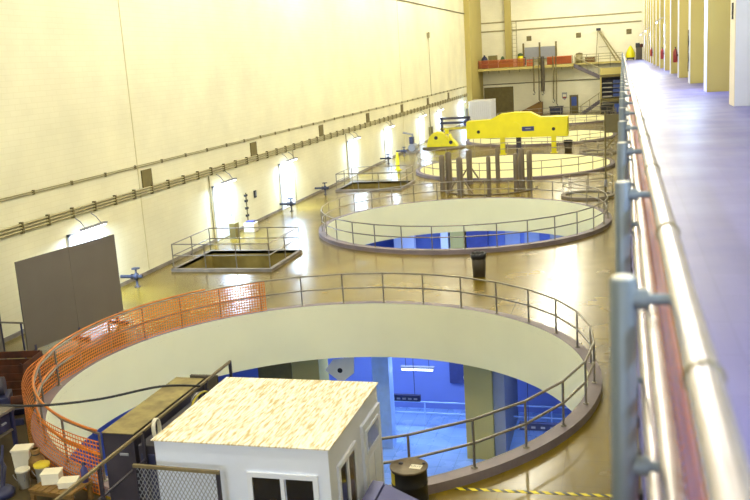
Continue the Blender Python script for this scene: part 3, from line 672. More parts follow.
# ------------------------------------------------------------------ white cabin
SC = 0.941
x0, x1, y0, y1, zr = -7.62*SC, -4.49*SC, 12.52*SC, 15.57*SC, 2.85
t = empty('site_cabin', ((x0+x1)/2, (y0+y1)/2, 0), 'white site cabin with a flaking flat roof beside the pit', 'cabin')
hx, hy = (x1-x0)/2, (y1-y0)/2
MB().box(-hx+0.03, hx-0.03, -hy+0.03, hy-0.03, 0.0, zr-0.02).build('body', 'white_paint', t, 0.01)
MB().box(-hx, hx, -hy, hy, zr-0.02, zr+0.0).build('roof', 'flaking_roof', t)
def win(cx, w, z0, z1, side, nm='window'):
    """frame with two panes on the front (y) or right (x) wall"""
    def B(a0, a1, c0, c1, d0, d1):
        return MB().box(a0, a1, -hy+0.03-d1, -hy+0.03-d0, c0, c1) if side == 'front' else MB().box(hx-0.03+d0, hx-0.03+d1, a0, a1, c0, c1)
    f = B(cx-w/2, cx+w/2, z1-0.07, z1, 0, 0.03); g = B(cx-w/2, cx+w/2, z0, z0+0.07, 0, 0.03)
    fr = MB()
    for a0, a1, c0, c1 in ((cx-w/2, cx+w/2, z1-0.08, z1), (cx-w/2, cx+w/2, z0, z0+0.08), (cx-w/2, cx-w/2+0.08, z0+0.08, z1-0.08), (cx+w/2-0.08, cx+w/2, z0+0.08, z1-0.08), (cx-0.03, cx+0.03, z0+0.08, z1-0.08)):
        q = B(a0, a1, c0, c1, 0, 0.04); fr.add(q.v, q.f)
    o = fr.build(nm, 'door_white', t)
    for s, mm in ((-1, 'glass_dark'), (1, 'glass_amber' if side != 'front' else 'glass_dark')):
        c = cx + s*(w/4-0.01)
        B(c-w/4+0.06, c+w/4-0.06, z0+0.08, z1-0.08, 0.0, 0.015).build('pane', mm, o)
win((-5.33+6.055)*SC, 1.15, 1.35, 2.41, 'front')
win((13.42-14.045)*SC, 0.96, 1.3, 2.41, 'right')
d = MB().box(hx-0.03, hx+0.01, 0.34, 1.28, 0.35, 2.42).build('door', 'door_white', t)
MB().box(hx+0.01, hx+0.025, 0.43, 1.19, 1.95, 2.33).build('door_pane', 'glass_pale', d)
for a in ((0.41, 0.45, 1.93, 2.35), (1.17, 1.21, 1.93, 2.35), (0.45, 1.17, 2.31, 2.35), (0.45, 1.17, 1.93, 1.97)): MB().box(hx+0.01, hx+0.035, *a).build('pane_trim', 'white_paint', d)
for a in ((0.44, 0.78), (0.85, 1.19)): MB().box(hx+0.01, hx+0.02, a[0], a[1], 0.6, 1.8).build('door_panel', 'white_paint', d, 0.005)
MB().tube([(hx+0.01, 0.4, 1.35), (hx+0.08, 0.4, 1.35)], 0.02).build('handle', 'grey_sheet', d)
for a in ((0.26, 0.34, 0.3, 2.5), (1.28, 1.36, 0.3, 2.5), (0.34, 1.28, 2.42, 2.5)): MB().box(hx-0.03, hx+0.02, *a).build('door_casing', 'white_paint', t)

# dark blue chest beside the cabin
YC = 13.62; cA, cB, cC = ony(373, 481, YC), ony(385, 483, YC), ony(428, 504, YC)
t = empty('tool_chest', (cA.x, YC-0.55, 0), 'dark blue tool chest with a sloping lid at the cabin door', 'chest')
w1, w2 = cB.x-cA.x, cC.x-cA.x
MB().prism([(0, 0), (w2-0.03, 0), (w2-0.03, cC.z-0.06), (w1, cB.z-0.06), (0, cA.z-0.06)], 'y', -0.53, 0.53).build('body', 'navy', t, 0.01)
MB().prism([(w1+0.01, cB.z-0.055), (w2, cC.z-0.055), (w2, cC.z-0.01), (w1+0.01, cB.z-0.01)], 'y', -0.55, 0.55).build('lid', 'navy_bright', t)
MB().prism([(0, cA.z-0.055), (w1-0.01, cB.z-0.055), (w1-0.01, cB.z+0.02), (0, cA.z+0.02)], 'y', -0.55, 0.55).build('hinge_strip', 'navy_bright', t)
MB().box(w2-0.03, w2, -0.1, 0.1, cC.z-0.25, cC.z-0.15).build('latch', 'grey_sheet', t)

# oil drum
t = empty('oil_drum', (-3.92, 15.3, 0), 'black steel drum with a brown lid and paper label by the pit', 'drum'); t.scale = (1.06, 1.06, 1.03)
MB().lathe([(0.0, 0), (0.32, 0), (0.32, 0.3), (0.33, 0.315), (0.32, 0.33), (0.32, 0.6), (0.33, 0.615), (0.32, 0.63), (0.32, 0.88), (0.34, 0.9)], n=36).build('body', 'black', t)
MB().lathe([(0.34, 0.9), (0.345, 0.93), (0.33, 0.935), (0.325, 0.915), (0.0, 0.915)], n=36).build('lid', 'barrel_lid', t)
lb = MB().box(0.02, 0.23, -0.06, 0.1, 0.915, 0.919).build('lid_label', 'paper', t); lb.rotation_euler = (0, 0, -0.1)
cu = bpy.data.curves.new('lettering', 'FONT'); cu.body = 'OUT'; cu.size = 0.09; cu.align_x = 'CENTER'; tx = bpy.data.objects.new('lettering', cu)
cu.materials.append(MATS['ink'])
me = None
col.objects.link(tx); bpy.context.view_layer.update()
me = bpy.data.meshes.new_from_object(tx.evaluated_get(bpy.context.evaluated_depsgraph_get())); bpy.data.objects.remove(tx)
tx = bpy.data.objects.new('lettering', me); col.objects.link(tx); tx.parent = lb; tx.location = (0.125, 0.0, 0.9205)
for xx, yy, r in ((-0.17, 0.1, 0.045), (0.24, 0.15, 0.03)): MB().lathe([(r, 0), (r, 0.02), (0, 0.022)], (xx, yy, 0.915), 12).build('bung', 'dark_steel', t)
MB().prism([(0.325*math.cos(a), 0.325*math.sin(a)) for a in [PI*1.05+0.09*i for i in range(9)]] + [(0.31*math.cos(a), 0.31*math.sin(a)) for a in [PI*1.05+0.09*i for i in range(8, -1, -1)]], 'z', 0.64, 0.86).build('hazard_label', 'lid_yellow', t)

# hazard tape on the floor
a, b2 = onz(455, 488.7), onz(618, 496.3)
tp = MB().box(0, (b2-a).length, -0.05, 0.05, 0.0, 0.006).build('floor_tape', 'hazard_tape', None, 0, a); tp.rotation_euler = (0, 0, math.atan2(b2.y-a.y, b2.x-a.x))
tag(tp, 'yellow and black hazard tape stuck across the floor', 'tape')

# waste bins
def bin_(x, y, r, h, label):
    t = empty('waste_bin', (x, y, 0), label, 'bin')
    MB().lathe([(0.0, 0), (r*0.85, 0), (r*0.95, h*0.97), (r*0.9, h*0.97), (r*0.8, 0.1), (0, 0.1)], n=20).build('body', 'rubbish_brown', t)
    pr = [(r*0.97, h*0.78), (r*1.06, h*0.8), (r*1.09, h*0.93), (r*1.0, h*1.02), (r*0.86, h*1.0), (r*0.82, h*0.8)]
    o = MB().lathe(pr, n=20).build('bag_liner', 'black', t)
    for i, v_ in enumerate(o.data.vertices): v_.co.z += 0.03*math.sin(i*2.3); v_.co.x *= 1+0.05*math.sin(i*1.7)
bin_(-5.46, 34.2, 0.29, 0.92, 'dark waste bin with a black liner between the two large pits')
bin_(-4.5, 78.9, 0.36, 1.0, 'small black waste bin beside the yellow lifting beam')

# ------------------------------------------------------------------ ring of pedestals
PED = [(443, 191, 155, 0.36, 0), (449.8, 190, 152, 0.42, 0), (460.6, 195, 157, 0.4, 1), (470, 184, 149.5, 0.4, 1), (489.5, 196, 156, 0.27, 0), (498.2, 183, 147.5, 0.3, 0), (516.5, 192, 153, 0.32, 0), (522, 188, 148, 0.4, 0), (530, 190, 150, 0.34, 0)]
for u, vb, vt, w, br in PED:
    p = onz(u, vb); h = ony(u, vt, p.y).z
    t = empty('steel_pedestal', p, 'brown steel pedestal with two splayed braces in the ring between pits' if br else 'plain brown steel pedestal without braces in the ring between pits', 'pedestal', 'braced steel pedestals' if br else 'plain steel pedestals')
    r = w/2
    MB().lathe([(r, 0.04), (r, h-0.12), (r*0.8, h-0.04), (r*0.35, h), (0, h)], n=14).build('column', 'steel_brown', t)
    MB().box(-r*1.1, r*1.1, -r*1.1, r*1.1, 0, 0.04).build('base_plate', 'steel_brown', t)
    MB().lathe([(r*0.9, h-0.1), (r*0.6, h-0.02), (0.0, h+0.02)], n=14).build('cap', 'dark_steel', t)
    if br:
        for s in (-1, 1): MB().tube([(s*r*0.8, 0, 1.05), (s*(r+0.62), -0.05, 0.03)], 0.06, 6).build('brace', 'steel_brown', t)
c_ = Vector((-8.3, 58.2, 0))
tag(MB().tube([(c_.x+3.0*math.cos(a), c_.y+3.0*math.sin(a), 0.04) for a in [PI*1.0+PI*0.05*i for i in range(21)]], 0.05, 6).build('floor_ring', 'steel_brown'), 'curved steel track on the floor around the pedestals', 'track')

# ------------------------------------------------------------------ yellow lifting beam
YB = 78.3
def bp(u, v): p = ony(u, v, YB); return (p.x, p.z)
prof = [bp(*q) for q in ((467, 139), (467, 122.5), (489, 121), (500, 115.2), (515, 113.4), (530, 113.2), (540, 118.2), (568, 117), (568, 136))]
t = empty('lifting_beam', ((prof[0][0]+prof[-1][0])/2, YB, 0), 'large yellow steel lifting beam with a raised middle on short legs', 'lifting beam')
ox = t.location.x; pr = [(x-ox, z) for x, z in prof]
MB().prism(pr, 'y', 0.0, 0.06).build('side_plate', 'yellow_paint', t); MB().prism(pr, 'y', 1.14, 1.2).build('side_plate', 'yellow_paint', t)
top = MB()
for i in range(1, 7):
    (xa, za), (xb_, zb_) = pr[i], pr[i+1]
    top.add([(xa, -0.04, za), (xb_, -0.04, zb_), (xb_, 1.24, zb_), (xa, 1.24, za), (xa, -0.04, za+0.08), (xb_, -0.04, zb_+0.08), (xb_, 1.24, zb_+0.08), (xa, 1.24, za+0.08)], [(0, 1, 2, 3), (4, 5, 6, 7), (0, 1, 5, 4), (2, 3, 7, 6), (1, 2, 6, 5), (0, 3, 7, 4)])
top.build('top_flange', 'yellow_paint', t)
MB().add([(pr[0][0], 0.0, pr[0][1]), (pr[-1][0], 0.0, pr[-1][1]), (pr[-1][0], 1.2, pr[-1][1]), (pr[0][0], 1.2, pr[0][1])], [(0, 1, 2, 3)]).build('bottom_flange', 'yellow_dark', t)
for x in (pr[0][0], pr[-1][0]): MB().box(x-0.03, x+0.03, 0.0, 1.2, pr[0][1], pr[1][1]).build('end_plate', 'yellow_paint', t)
for u, v in ((478.5, 132), (553.5, 128.8)):
    x, z = bp(u, v); MB().tube([(x-ox, -0.04, z), (x-ox, 0.0, z)], 0.15, 8).build('pin_hole', 'black', t)
x, z = bp(515, 127); MB().tube([(x-ox, -0.06, z), (x-ox, 0.0, z)], 0.42, 20).build('boss', 'yellow_paint', t)
x0_, z0_ = bp(522, 131.2); x1_, z1_ = bp(534, 126.2)
o = MB().box(x0_-ox, x1_-ox, -0.03, 0.0, z0_, z1_).build('name_plate', 'sign_blue', t)
MB().box(x0_-ox+0.3, x1_-ox-0.28, -0.035, -0.03, z0_+0.16, z1_-0.14).build('plate_mark', 'grey_sheet', o)
for u in (502, 553.5):
    x = bp(u, 138)[0]-ox; MB().box(x-0.2, x+0.2, 0.2, 0.6, 0, 1.5).box(x-0.3, x+0.3, 0.1, 0.7, 0, 0.06).build('leg', 'yellow_paint', t)
for u in (518,):
    x = bp(u, 138)[0]-ox; MB().box(x-0.2, x+0.2, 0.3, 0.8, 0, 1.5).build('leg', 'dark_steel', t)

# yellow machine and clutter near the far doors
p = onz(444, 148)
t = empty('yellow_machine', (p.x, p.y, 0), 'rounded yellow machine housing with dark openings on a flat plate', 'machine'); t.scale = (0.72, 0.72, 0.72)
out = [(-2.2, 0.25)] + [(1.45*math.cos(a)-0.7, 0.5+1.75*math.sin(a)) for a in [PI*(1-i/10) for i in range(10)]] + [(0.9, 1.9), (1.15, 1.3), (1.7, 0.7), (2.0, 0.25)]
MB().prism(out, 'y', -0.7, 0.7).build('housing', 'yellow_paint', t, 0.05)
MB().lathe([(0.0, 0.0), (2.9, 0.0), (2.9, 0.18), (0, 0.25)], n=36).build('base_disc', 'steel_brown', t)
MB().tube([(-0.9, -0.72, 1.45), (-0.9, -0.69, 1.45)], 0.25, 12).build('opening', 'black', t); MB().tube([(1.1, -0.72, 0.8), (1.1, -0.69, 0.8)], 0.25, 12).build('opening', 'black', t)
MB().tube([(0.5, 0, 1.9), (0.5, 0, 2.5)], 0.28, 12).build('stack', 'yellow_paint', t)
t = empty('lifting_frame', (-17.3, 97.5, 0), 'dark steel frame with yellow cross beams left of the lifting beam', 'frame')
for z, mm in ((0.9, 'yellow_dark'), (1.5, 'dark_steel'), (2.0, 'dark_steel')): MB().box(-1.9, 1.4, -0.15, 0.15, z, z+0.25).build('cross_beam', mm, t)
for x in (-1.7, 1.2): MB().box(x-0.1, x+0.1, -0.15, 0.15, 0, 2.2).build('upright', 'dark_steel', t)
t = empty('pump_set', (-19.1, 83.2, 0), 'grey pump set with pipes by the far doors', 'pump')
MB().tube([(0, -0.6, 0.5), (0, 0.6, 0.5)], 0.35, 14).build('motor', 'grey_sheet', t); MB().box(-0.5, 0.5, -0.8, 0.8, 0, 0.15).build('base', 'concrete', t)
MB().tube([(0.0, 0, 0.8), (0, 0, 1.7), (-0.9, 0, 1.9)], 0.1, 8).build('pipe', 'grey_sheet', t); MB().box(-0.2, 0.2, -0.6, -0.2, 0.85, 1.5).build('control_box', 'navy', t)
t = empty('pump_set', (-18.6, 112.0, 0), 'blue-grey pump set with pipes beside the white container', 'pump')
MB().tube([(0, -0.6, 0.6), (0, 0.6, 0.6)], 0.45, 14).build('motor', 'navy_bright', t); MB().box(-0.6, 0.6, -0.9, 0.9, 0, 0.2).build('base', 'concrete', t); MB().tube([(0, 0, 1.0), (0, 0, 2.3)], 0.12, 8).build('pipe', 'grey_sheet', t)
p = onx(431, 131, WX+0.15)
t = empty('hanging_meter', p, 'brown meter box hanging on the cream wall between two far doors', 'meter')
MB().box(-0.12, 0.12, -0.5, 0.5, -0.6, 0.45).build('box', 'plate_brown', t); MB().tube([(-0.05, 0, 0.45), (-0.05, 0, 2.4)], 0.04).build('pipe', 'conduit_dark', t)

# corrugated container
xa, xb_, ya, yb_ = -19.2, -16.15, 112.5, 120.5
xa = -19.0
t = empty('shipping_container', ((xa+xb_)/2, 118.0, 0), 'white corrugated container in the far corner', 'container')
hx, hy, hz = (xb_-xa)/2, 2.6, 2.95
MB().box(-hx+0.05, hx-0.05, -hy+0.05, hy-0.05, 0.1, hz).build('shell', 'corrugated', t)
rb = MB().box(-0.05, 0.05, -0.12, 0.0, 0.2, hz-0.15).mesh('rib')
for k in range(11): piece('rib', rb, 'corrugated', t, (-hx+0.15+k*(2*hx-0.3)/10, -hy+0.05, 0))
rb2 = MB().box(0.0, 0.05, -0.07, 0.07, 0.2, hz-0.15).mesh('rib')
for k in range(16): piece('rib', rb2, 'corrugated', t, (hx-0.05, -hy+0.2+k*(2*hy-0.4)/15, 0))
MB().box(-hx, hx, -hy, hy, hz-0.12, hz+0.02).build('top_frame', 'corrugated', t); MB().box(-hx, hx, -hy, hy, 0.0, 0.15).build('bottom_frame', 'corrugated', t)
tag(MB().box(-19.3, -15.1, YE-0.09, YE-0.01, 0.0, 4.05).build('roller_door', 'plate_brown'), 'large dark brown roller door in the end wall', 'door')

# ------------------------------------------------------------------ mezzanine and stairs at the end wall
YM = 127.5
struct(MB().box(WX, -6.4, YM, YE, ZW-0.35, ZW).build('floor_mezzanine', 'column_cream'))
struct(MB().box(-6.4, 0.07, 130.4, YE, ZW-0.25, ZW).build('floor_landing', 'column_cream'))
t = empty('mezzanine_railing', (WX+0.75, YM+0.06, ZW), 'steel railing along the mezzanine with red-orange netting', 'railing')
Lm = -6.5-(WX+0.75)
pm_ = MB().box(-0.03, 0.03, -0.03, 0.03, -0.7, 1.15).mesh('post')
for k in range(10): piece('post', pm_, 'conduit_dark', t, (Lm*k/9, 0, 0))
for z in (1.1, 0.6): MB().tube([(0, 0, z), (Lm, 0, z)], 0.035).build('rail', 'conduit', t)
def strip_net(x0, x1, label):
    net('safety_net', label, [(x0+(x1-x0)*i/60, YM-0.0) for i in range(61)], ZW+0.05, ZW+1.05, 0.14, 0.06, 'red_net')
strip_net(WX+0.8, -12.9, 'red-orange netting on the mezzanine railing left of the hanging chains')
strip_net(-9.9, -6.6, 'red-orange netting on the mezzanine railing right of the hanging chains')
t = empty('landing_railing', (-6.3, 130.3, ZW), 'pale steel railing of the stair landing by the gallery', 'railing')
for k in range(5): piece('post', pm_, 'conduit', t, (6.3*k/4, 0, 0))
for z in (1.1, 0.75, 0.4): MB().tube([(0, 0, z), (6.3, 0, z)], 0.04).build('rail', 'conduit', t)
def stair(x0, z0, x1, z1, y0, y1, label, m='stair_steel'):
    t = empty('steel_stair', (x0, (y0+y1)/2, 0), label, 'stair')
    d = (y1-y0)/2; n = max(4, round(abs(z1-z0)/0.19))
    for s in (-d, d):
        MB().prism([(0, z0), (0, z0-0.5), (x1-x0, z1-0.5), (x1-x0, z1)], 'y', s-0.05, s+0.05).build('stringer', m, t)
        MB().tube([(0, s, z0+0.95), (x1-x0, s, z1+0.95)], 0.045).build('handrail', 'conduit', t)
        for f in (0.05, 0.5, 0.95): MB().tube([((x1-x0)*f, s, z0+(z1-z0)*f-0.1), ((x1-x0)*f, s, z0+(z1-z0)*f+0.95)], 0.035).build('post', 'conduit', t)
    w = abs(x1-x0)/n
    tm = MB().box(-w*0.5, w*0.5, -d+0.04, d-0.04, -0.04, 0.0).mesh('tread')
    for k in range(n): piece('tread', tm, m, t, ((x1-x0)*(k+0.5)/n, 0, z0+(z1-z0)*(k+0.5)/n))
stair(-6.3, 6.75, -2.95, 5.05, 127.6, 128.8, 'steel stair from the mezzanine down to the upper landing')
t = empty('stair_platform', (-1.3, 129.0, 0), 'steel stair platform with shelves of striped boards beneath', 'platform')
MB().box(-1.6, 1.3, -1.4, 1.4, 4.75, 5.05).build('deck', 'plate_brown', t)
for x in (-1.5, 1.2):
    for y in (-1.3, 1.3): MB().box(x-0.1, x+0.1, y-0.1, y+0.1, 0, 4.75).build('upright', 'column_cream', t)
MB().box(-1.5, 1.2, 1.0, 1.2, 1.9, 4.7).build('back_panel', 'dark_steel', t)
MB().box(-1.6, 1.3, -1.4, 1.4, 1.55, 1.85).build('deck', 'plate_brown', t)
MB().box(-1.6, 1.3, -1.42, -1.36, 5.1, 6.0).build('side_sheet', 'column_cream', t)
for k, z in enumerate((2.0, 2.6, 3.2, 3.8)):
    s_ = MB().box(-1.4, 1.1, 0.2, 1.0, z, z+0.06).build('shelf', 'grey_sheet', t)
    MB().box(0.1, 1.0, 0.3, 0.8, z+0.06, z+0.45).build('shelf_box', 'screen_blue', s_)
    MB().box(-1.3, -0.1, 0.35, 0.45, z+0.06, z+0.16).build('shelf_board', 'paper', s_)
stair(-2.95, 1.8, -5.6, 0.05, 126.6, 127.6, 'steel stair from the lower platform down to the hall floor')
t = empty('dark_rack', (-1.2, 126.9, 0), 'low dark rack with blue bins below the stair platform', 'rack')
MB().box(-1.6, 1.2, -0.4, 0.4, 0, 0.1).box(-1.6, 1.2, -0.4, 0.4, 1.3, 1.4).build('shelf', 'dark_steel', t); MB().box(-1.6, 0.0, -0.3, 0.35, 0.1, 1.1).build('dark_bin', 'black', t); MB().box(0.15, 1.1, -0.35, 0.3, 0.1, 1.2).build('blue_bin', 'screen_blue', t)
for x in (-1.55, 1.15): MB().box(x-0.05, x+0.05, -0.4, 0.4, 0.1, 1.3).build('upright', 'dark_steel', t)

d = MB().box(-7.2, -6.0, YE-0.1, YE, 0.0, 2.4).build('door_9', 'plate_brown'); struct(d)
MB().box(-6.95, -6.25, YE-0.13, YE-0.1, 0.9, 2.15).build('door_pane', 'screen_blue', d)
t = empty('wall_sign', ony(564.5, 96, YE-0.05), 'small shield shaped red and white sign on the end wall', 'sign')
MB().prism([(-0.35, 0.5), (-0.35, -0.25), (0, -0.55), (0.35, -0.25), (0.35, 0.5)], 'y', -0.02, 0.04).build('board', 'grey_sheet', t); MB().box(-0.24, 0.24, -0.04, -0.02, -0.3, -0.1).build('red_band', 'red_paint', t); MB().box(-0.24, 0.24, -0.04, -0.02, -0.1, 0.25).build('white_band', 'paper', t)
t = empty('bench_seat', (-9.0, 130.6, 0), 'low dark blue cabinet bench against the end wall', 'bench')
MB().box(-0.9, 0.9, -0.4, 0.4, 0.1, 0.9).build('body', 'navy', t); MB().box(-1.0, 1.0, -0.5, 0.5, 0.9, 1.0).build('top', 'dark_steel', t); MB().box(-0.8, 0.8, -0.3, 0.3, 0, 0.1).build('plinth', 'black', t)
t = empty('wooden_ramp', (-12.3, 129.4, 0), 'tan wooden wedge ramp leaning near the end wall', 'ramp')
MB().prism([(-1.6, 0.0), (1.5, 0.0), (1.5, 1.75), (1.2, 1.8), (-1.6, 0.45)], 'y', -0.9, 0.9).build('body', 'wood_brown', t)
MB().prism([(-1.7, 0.5), (1.25, 1.92), (1.25, 1.82), (-1.7, 0.4)], 'y', -1.0, 1.0).build('top_board', 'wood_brown', t)
# conduits on the end wall
for z, lb in ((13.1, 'upper thin pipe across the pale end wall'), (11.9, 'lower thin pipe across the pale end wall'), (4.45, 'thin conduit across the end wall above the roller door')):
    tag(MB().tube([(WX+0.7, YE-0.12, z), (2.6, YE-0.12, z+0.02)], 0.085 if z > 5 else 0.06, 8).build('end_wall_pipe', 'conduit_dark' if z < 5 else 'conduit'), lb, 'pipe')
for u, v in ((529, 38.5), (578.5, 35.2), (629, 31.5)):
    p = ony(u, v, YE); t = empty('wall_vent', p, 'small square brown vent high on the pale end wall', 'vent', 'vents on the end wall')
    MB().box(-0.34, 0.34, -0.06, 0, -0.34, 0.34).build('frame', 'plate_brown', t)
    for k in range(4): MB().box(-0.28, 0.28, -0.09, -0.06, -0.26+0.14*k, -0.18+0.14*k).build('slat', 'conduit_dark', t)
# things on the mezzanine
t = empty('sheet_stand', (-11.1, 130.5, ZW), 'large grey sheet standing behind three dark posts on the mezzanine', 'sheet stand')
MB().box(-2.1, 2.2, 0.1, 0.16, 0.9, 2.55).build('sheet', 'grey_sheet', t)
for x in (-2.25, 0.0, 2.25): MB().box(x-0.12, x+0.12, -0.1, 0.1, 0, 3.15).build('post', 'plate_brown', t)
t = empty('yellow_pump', (-13.6, 128.6, ZW), 'upright yellow pump with a dark cap on the mezzanine', 'pump')
MB().lathe([(0, 0), (0.42, 0), (0.42, 1.25), (0.3, 1.5), (0, 1.5)], n=16).build('body', 'yellow_paint', t); MB().lathe([(0.34, 1.45), (0.34, 1.7), (0.1, 1.85), (0, 1.85)], n=14).build('cap', 'green_dark', t)
MB().box(0.42, 0.7, -0.2, 0.2, 0.2, 1.3).build('motor', 'dark_steel', t)
crate(-12.3, 128.4, 0.8, 0.8, 0.95, ZW, 'red_net', 'red-brown slatted crate beside the yellow pump on the mezzanine')
t = empty('gas_bottle', (-18.6, 128.6, ZW), 'dark blue upright gas bottle at the mezzanine corner', 'bottle')
MB().lathe([(0, 0), (0.45, 0), (0.45, 1.3), (0.25, 1.6), (0.1, 1.7), (0, 1.7)], n=16).build('body', 'navy', t); MB().lathe([(0.12, 1.66), (0.12, 1.85), (0, 1.85)], n=10).build('cap', 'black', t)
t = empty('metal_cabinet', (-17.5, 129.2, ZW), 'grey-green metal cabinet on the mezzanine beside the blue bottle', 'cabinet')
MB().box(-0.6, 0.6, -0.4, 0.4, 0, 1.75).build('body', 'olive', t); MB().box(-0.55, -0.02, -0.43, -0.4, 0.1, 1.65).build('door', 'olive', t); MB().box(0.02, 0.55, -0.43, -0.4, 0.1, 1.65).build('door', 'olive', t)
t = empty('green_machine', (-15.7, 128.9, ZW), 'low yellow-green machine with a dark green cone on the mezzanine', 'machine')
MB().box(-0.9, 1.0, -0.4, 0.4, 0, 0.75).build('body', 'yellow_dark', t, 0.05); MB().lathe([(0.5, 0.75), (0.15, 1.5), (0, 1.6)], (-0.4, 0, 0), 14).build('hopper', 'green_dark', t); MB().box(-0.5, 1.1, -0.42, 0.42, 0.7, 0.85).build('lid', 'green_dark', t)
t = empty('ladder_tower', (-14.6, 130.8, ZW), 'narrow pale lattice ladder tower standing on the mezzanine', 'ladder')
for x in (-0.3, 0.3): MB().tube([(x, 0, 0), (x, 0, 6.2)], 0.05).build('stile', 'conduit', t)
for k in range(11): MB().tube([(-0.3, 0, 0.5+0.55*k), (0.3, 0, 0.5+0.55*k)], 0.03, 6).build('rung', 'conduit', t)
# hanging chains in front of the mezzanine
for q_, (u, z0, z1, r) in enumerate(((533.5, 8.0, 3.4, 0.09), (538.5, 8.0, 2.2, 0.08), (542.5, 8.0, 3.3, 0.26), (553, 8.0, 2.2, 0.08), (556, 8.0, 1.6, 0.07))):
    x = ony(u, 75, YM-0.5).x
    t = empty('hanging_sling', (x, YM-0.35, 0), ('short thin sling hanging next to the red crate on the mezzanine', 'long thin sling between the short one and the thick one', 'thick bundled dark sling hanging before the mezzanine', 'thin sling beside the longest one before the mezzanine', 'longest thin sling hanging before the mezzanine')[q_], 'sling', 'slings hanging from the mezzanine')
    MB().tube([(0, 0, z0), (0.05, -0.03, (z0+z1)/2), (0, 0, z1)], r, 8).build('strap', 'rubbish_brown' if r > 0.2 else 'conduit_dark', t)
    MB().tube([(0, 0, z1), (0.15, 0, z1-0.25), (0, 0, z1-0.5), (-0.15, 0, z1-0.35)], 0.06, 6).build('hook', 'black', t)
    MB().tube([(0, 0, z0), (0, 0.45, z0)], 0.04, 6).build('hanger', 'conduit_dark', t)
# A-frame derrick by the landing
t = empty('derrick', (-2.2, 130.9, ZW), 'slanted steel derrick frame above the stair landing', 'derrick')
MB().tube([(-1.0, 0, 4.3), (1.5, 0, 0.0)], 0.1, 8).build('leg', 'conduit', t); MB().tube([(-0.8, 0.3, 4.3), (2.0, 0.3, 0.0)], 0.1, 8).build('leg', 'conduit', t)
MB().tube([(-1.0, 0.1, 4.3), (-1.3, 0.1, 0.0)], 0.05, 8).build('leg', 'conduit', t); MB().box(-1.2, -0.6, -0.1, 0.4, 4.2, 4.55).build('head_block', 'dark_steel', t)
MB().tube([(-0.9, 0.1, 2.0), (0.4, 0.1, 2.0)], 0.05, 8).build('cross_bar', 'conduit', t)
crate(-4.3, 131.2, 1.3, 0.9, 0.8, ZW, 'wood_brown', 'brown slatted crate on the stair landing')
t = empty('floor_drum', (-5.75, 131.2, ZW), 'pale round drum with a dark lid on the stair landing', 'drum')
MB().lathe([(0, 0), (0.45, 0), (0.45, 1.2), (0, 1.2)], n=16).build('body', 'conduit', t); MB().lathe([(0.47, 1.15), (0.47, 1.3), (0, 1.42)], n=16).build('lid', 'conduit_dark', t)
# end of the gallery
t = empty('covered_cart', (1.1, 129.5, ZW), 'yellow covered cart with a pointed top at the end of the gallery', 'cart')
MB().lathe([(0.62, 0.35), (0.6, 0.9), (0.4, 1.4), (0.15, 1.8), (0.0, 1.95)], n=10).build('cover', 'yellow_paint', t); MB().box(-0.5, 0.5, -0.4, 0.4, 0.12, 0.4).build('base', 'dark_steel', t)
for x in (-0.4, 0.4): MB().tube([(x-0.05, -0.3, 0.12), (x+0.05, -0.3, 0.12)], 0.12, 10).build('wheel', 'black', t)
t = empty('equipment_rack', (2.2, 128.6, ZW), 'brown upright equipment rack with a hose at the end of the gallery', 'rack')
MB().box(-0.4, 0.4, -0.3, 0.3, 0, 1.6).build('body', 'rubbish_brown', t); MB().box(-0.45, 0.1, -0.2, 0.2, 1.6, 2.2).build('upper_box', 'black', t); MB().lathe([(0.25, 1.6), (0.25, 2.0), (0, 2.1)], (0.3, 0, 0), 12).build('reel', 'rust', t)

# ------------------------------------------------------------------ what shows below the pits
t = empty('lower_railing', (-9.45, 33.5, ZL), 'pale blue railing on the lower level under the pit', 'railing')
for k in range(6): MB().tube([(1.68*k, 0, 0), (1.68*k, 0, 1.08)], 0.03).build('post', 'rail_blue', t)
for z in (1.08, 0.62): MB().tube([(0, 0, z), (8.4, 0, z)], 0.032).build('rail', 'rail_blue', t)
MB().tube([(0, 0, 1.08), (-0.25, 0.1, 0.85), (-0.25, 0.1, 0.3), (0, 0, 0.1)], 0.032).build('end_loop', 'rail_blue', t)
def lamp_bar(x0, x1, y, z, lit, label):
    t = empty('hanging_lamp', ((x0+x1)/2, y, z), label, 'lamp'); h = (x1-x0)/2
    MB().box(-h, h, -0.09, 0.09, -0.02, 0.22 if not lit else 0.06).build('housing', 'grey_sheet' if lit else 'navy', t)
    if lit: MB().tube([(-h+0.05, -0.04, -0.05), (h-0.05, -0.04, -0.05)], 0.06).build('tube', 'tube_blue', t)
    else:
        for k in range(6): MB().box(-h+0.08+k*(2*h-0.1)/6, -h+0.08+k*(2*h-0.1)/6+0.14, -0.1, -0.09, 0.05, 0.12).build('louvre', 'grey_sheet', t)
    for s in (-h*0.7, h*0.7): MB().tube([(s, 0, 0.06), (s, 0, -1.77-z)], 0.012, 5).build('wire', 'navy', t)
lamp_bar(-8.62, -7.27, 33.3, -3.55, True, 'lit tube lamp hanging over the blue lower level')
lamp_bar(-9.2, -7.72, 32.6, -4.65, False, 'unlit dark lamp fitting hanging on two wires over the lower level')
struct(MB().box(-5.63, -4.62, 30.8, 31.9, ZL, -1.77).build('column_lower', 'column_cream'))
struct(MB().box(-4.61, -4.2, 31.0, 35.0, ZL, -1.77).build('wall_lower_partition', 'grey_sheet'))
struct(MB().box(-9.25, -8.6, 31.3, 31.9, ZL, -1.77).build('column_lower', 'rail_blue'))
struct(MB().box(-12.3, -11.2, 30.8, 31.9, ZL, -1.77).build('column_lower', 'column_cream'))
struct(MB().box(-13.8, -12.4, 31.0, 31.2, ZL, -1.77).build('wall_lower_partition', 'olive'))
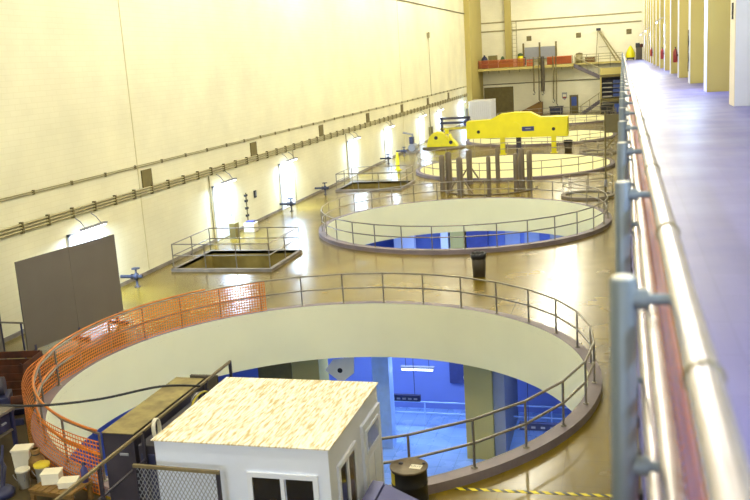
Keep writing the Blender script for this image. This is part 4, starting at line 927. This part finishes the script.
hp = [ony(u, v, 30.4) for u, v in ((325, 370), (333, 359.5), (354, 357), (354, 373), (345, 380), (338, 380))]
t = empty('hanging_plate', (-10.4, 30.4, -2.8), 'white six sided plate with a dark hole hung below the slab', 'plate')
MB().prism([(p.x+10.4, p.z+2.8) for p in hp], 'y', -0.02, 0.02).build('plate', 'paper', t)
hc = ony(340, 370.5, 30.38); MB().tube([(hc.x+10.4, -0.025, hc.z+2.8), (hc.x+10.4, -0.015, hc.z+2.8)], 0.1, 10).build('hole', 'black', t)
MB().tube([(0.4, 0.0, 0.3), (0.4, 0.0, 1.03)], 0.015, 5).build('wire', 'navy', t)
t = empty('electrical_panel', (-6.5, 35.45, -4.9), 'dark blue electrical panel with a pale meter on the lower wall', 'panel')
MB().box(-0.55, 0.4, -0.15, 0, 0.0, 1.5).build('body', 'blue_dark', t); MB().box(0.05, 0.3, -0.19, -0.15, 0.75, 1.1).build('meter', 'paper', t); MB().tube([(0.2, -0.18, 0.75), (0.05, -0.2, 0.3), (0.1, -0.17, 0.02)], 0.02, 6).build('cable', 'paper', t)
t = empty('lower_bench', (-1.6, 29.0, ZL), 'long tan bench on the lower level seen past the pit edge', 'bench')
MB().box(-1.8, 1.8, -0.4, 0.4, 0.75, 0.9).build('top', 'wood_brown', t)
for x in (-1.6, 1.6): MB().box(x-0.08, x+0.08, -0.35, 0.35, 0, 0.75).build('leg', 'navy', t)
lamp_bar(-3.4, -1.4, 28.6, -3.9, False, 'long unlit dark fitting hanging over the tan bench')
for x, w, m_ in ((-14.4, 1.4, 'white_paint'), (-11.6, 0.5, 'white_paint'), (-10.7, 1.0, 'column_cream'), (-9.4, 1.4, 'blue_dark'), (-4.0, 1.2, 'grey_sheet'), (-2.2, 1.3, 'blue_dark')):
    struct(MB().box(x-w/2, x+w/2, 58.4, 59.0, ZL, -1.77).build('column_lower', m_))
for x in (-7.2, -5.9):
    struct(MB().box(x-0.5, x+0.5, 59.85, 59.98, -4.2, -2.4).build('window_1' if x < -6.5 else 'window_2', 'glass_pale'))
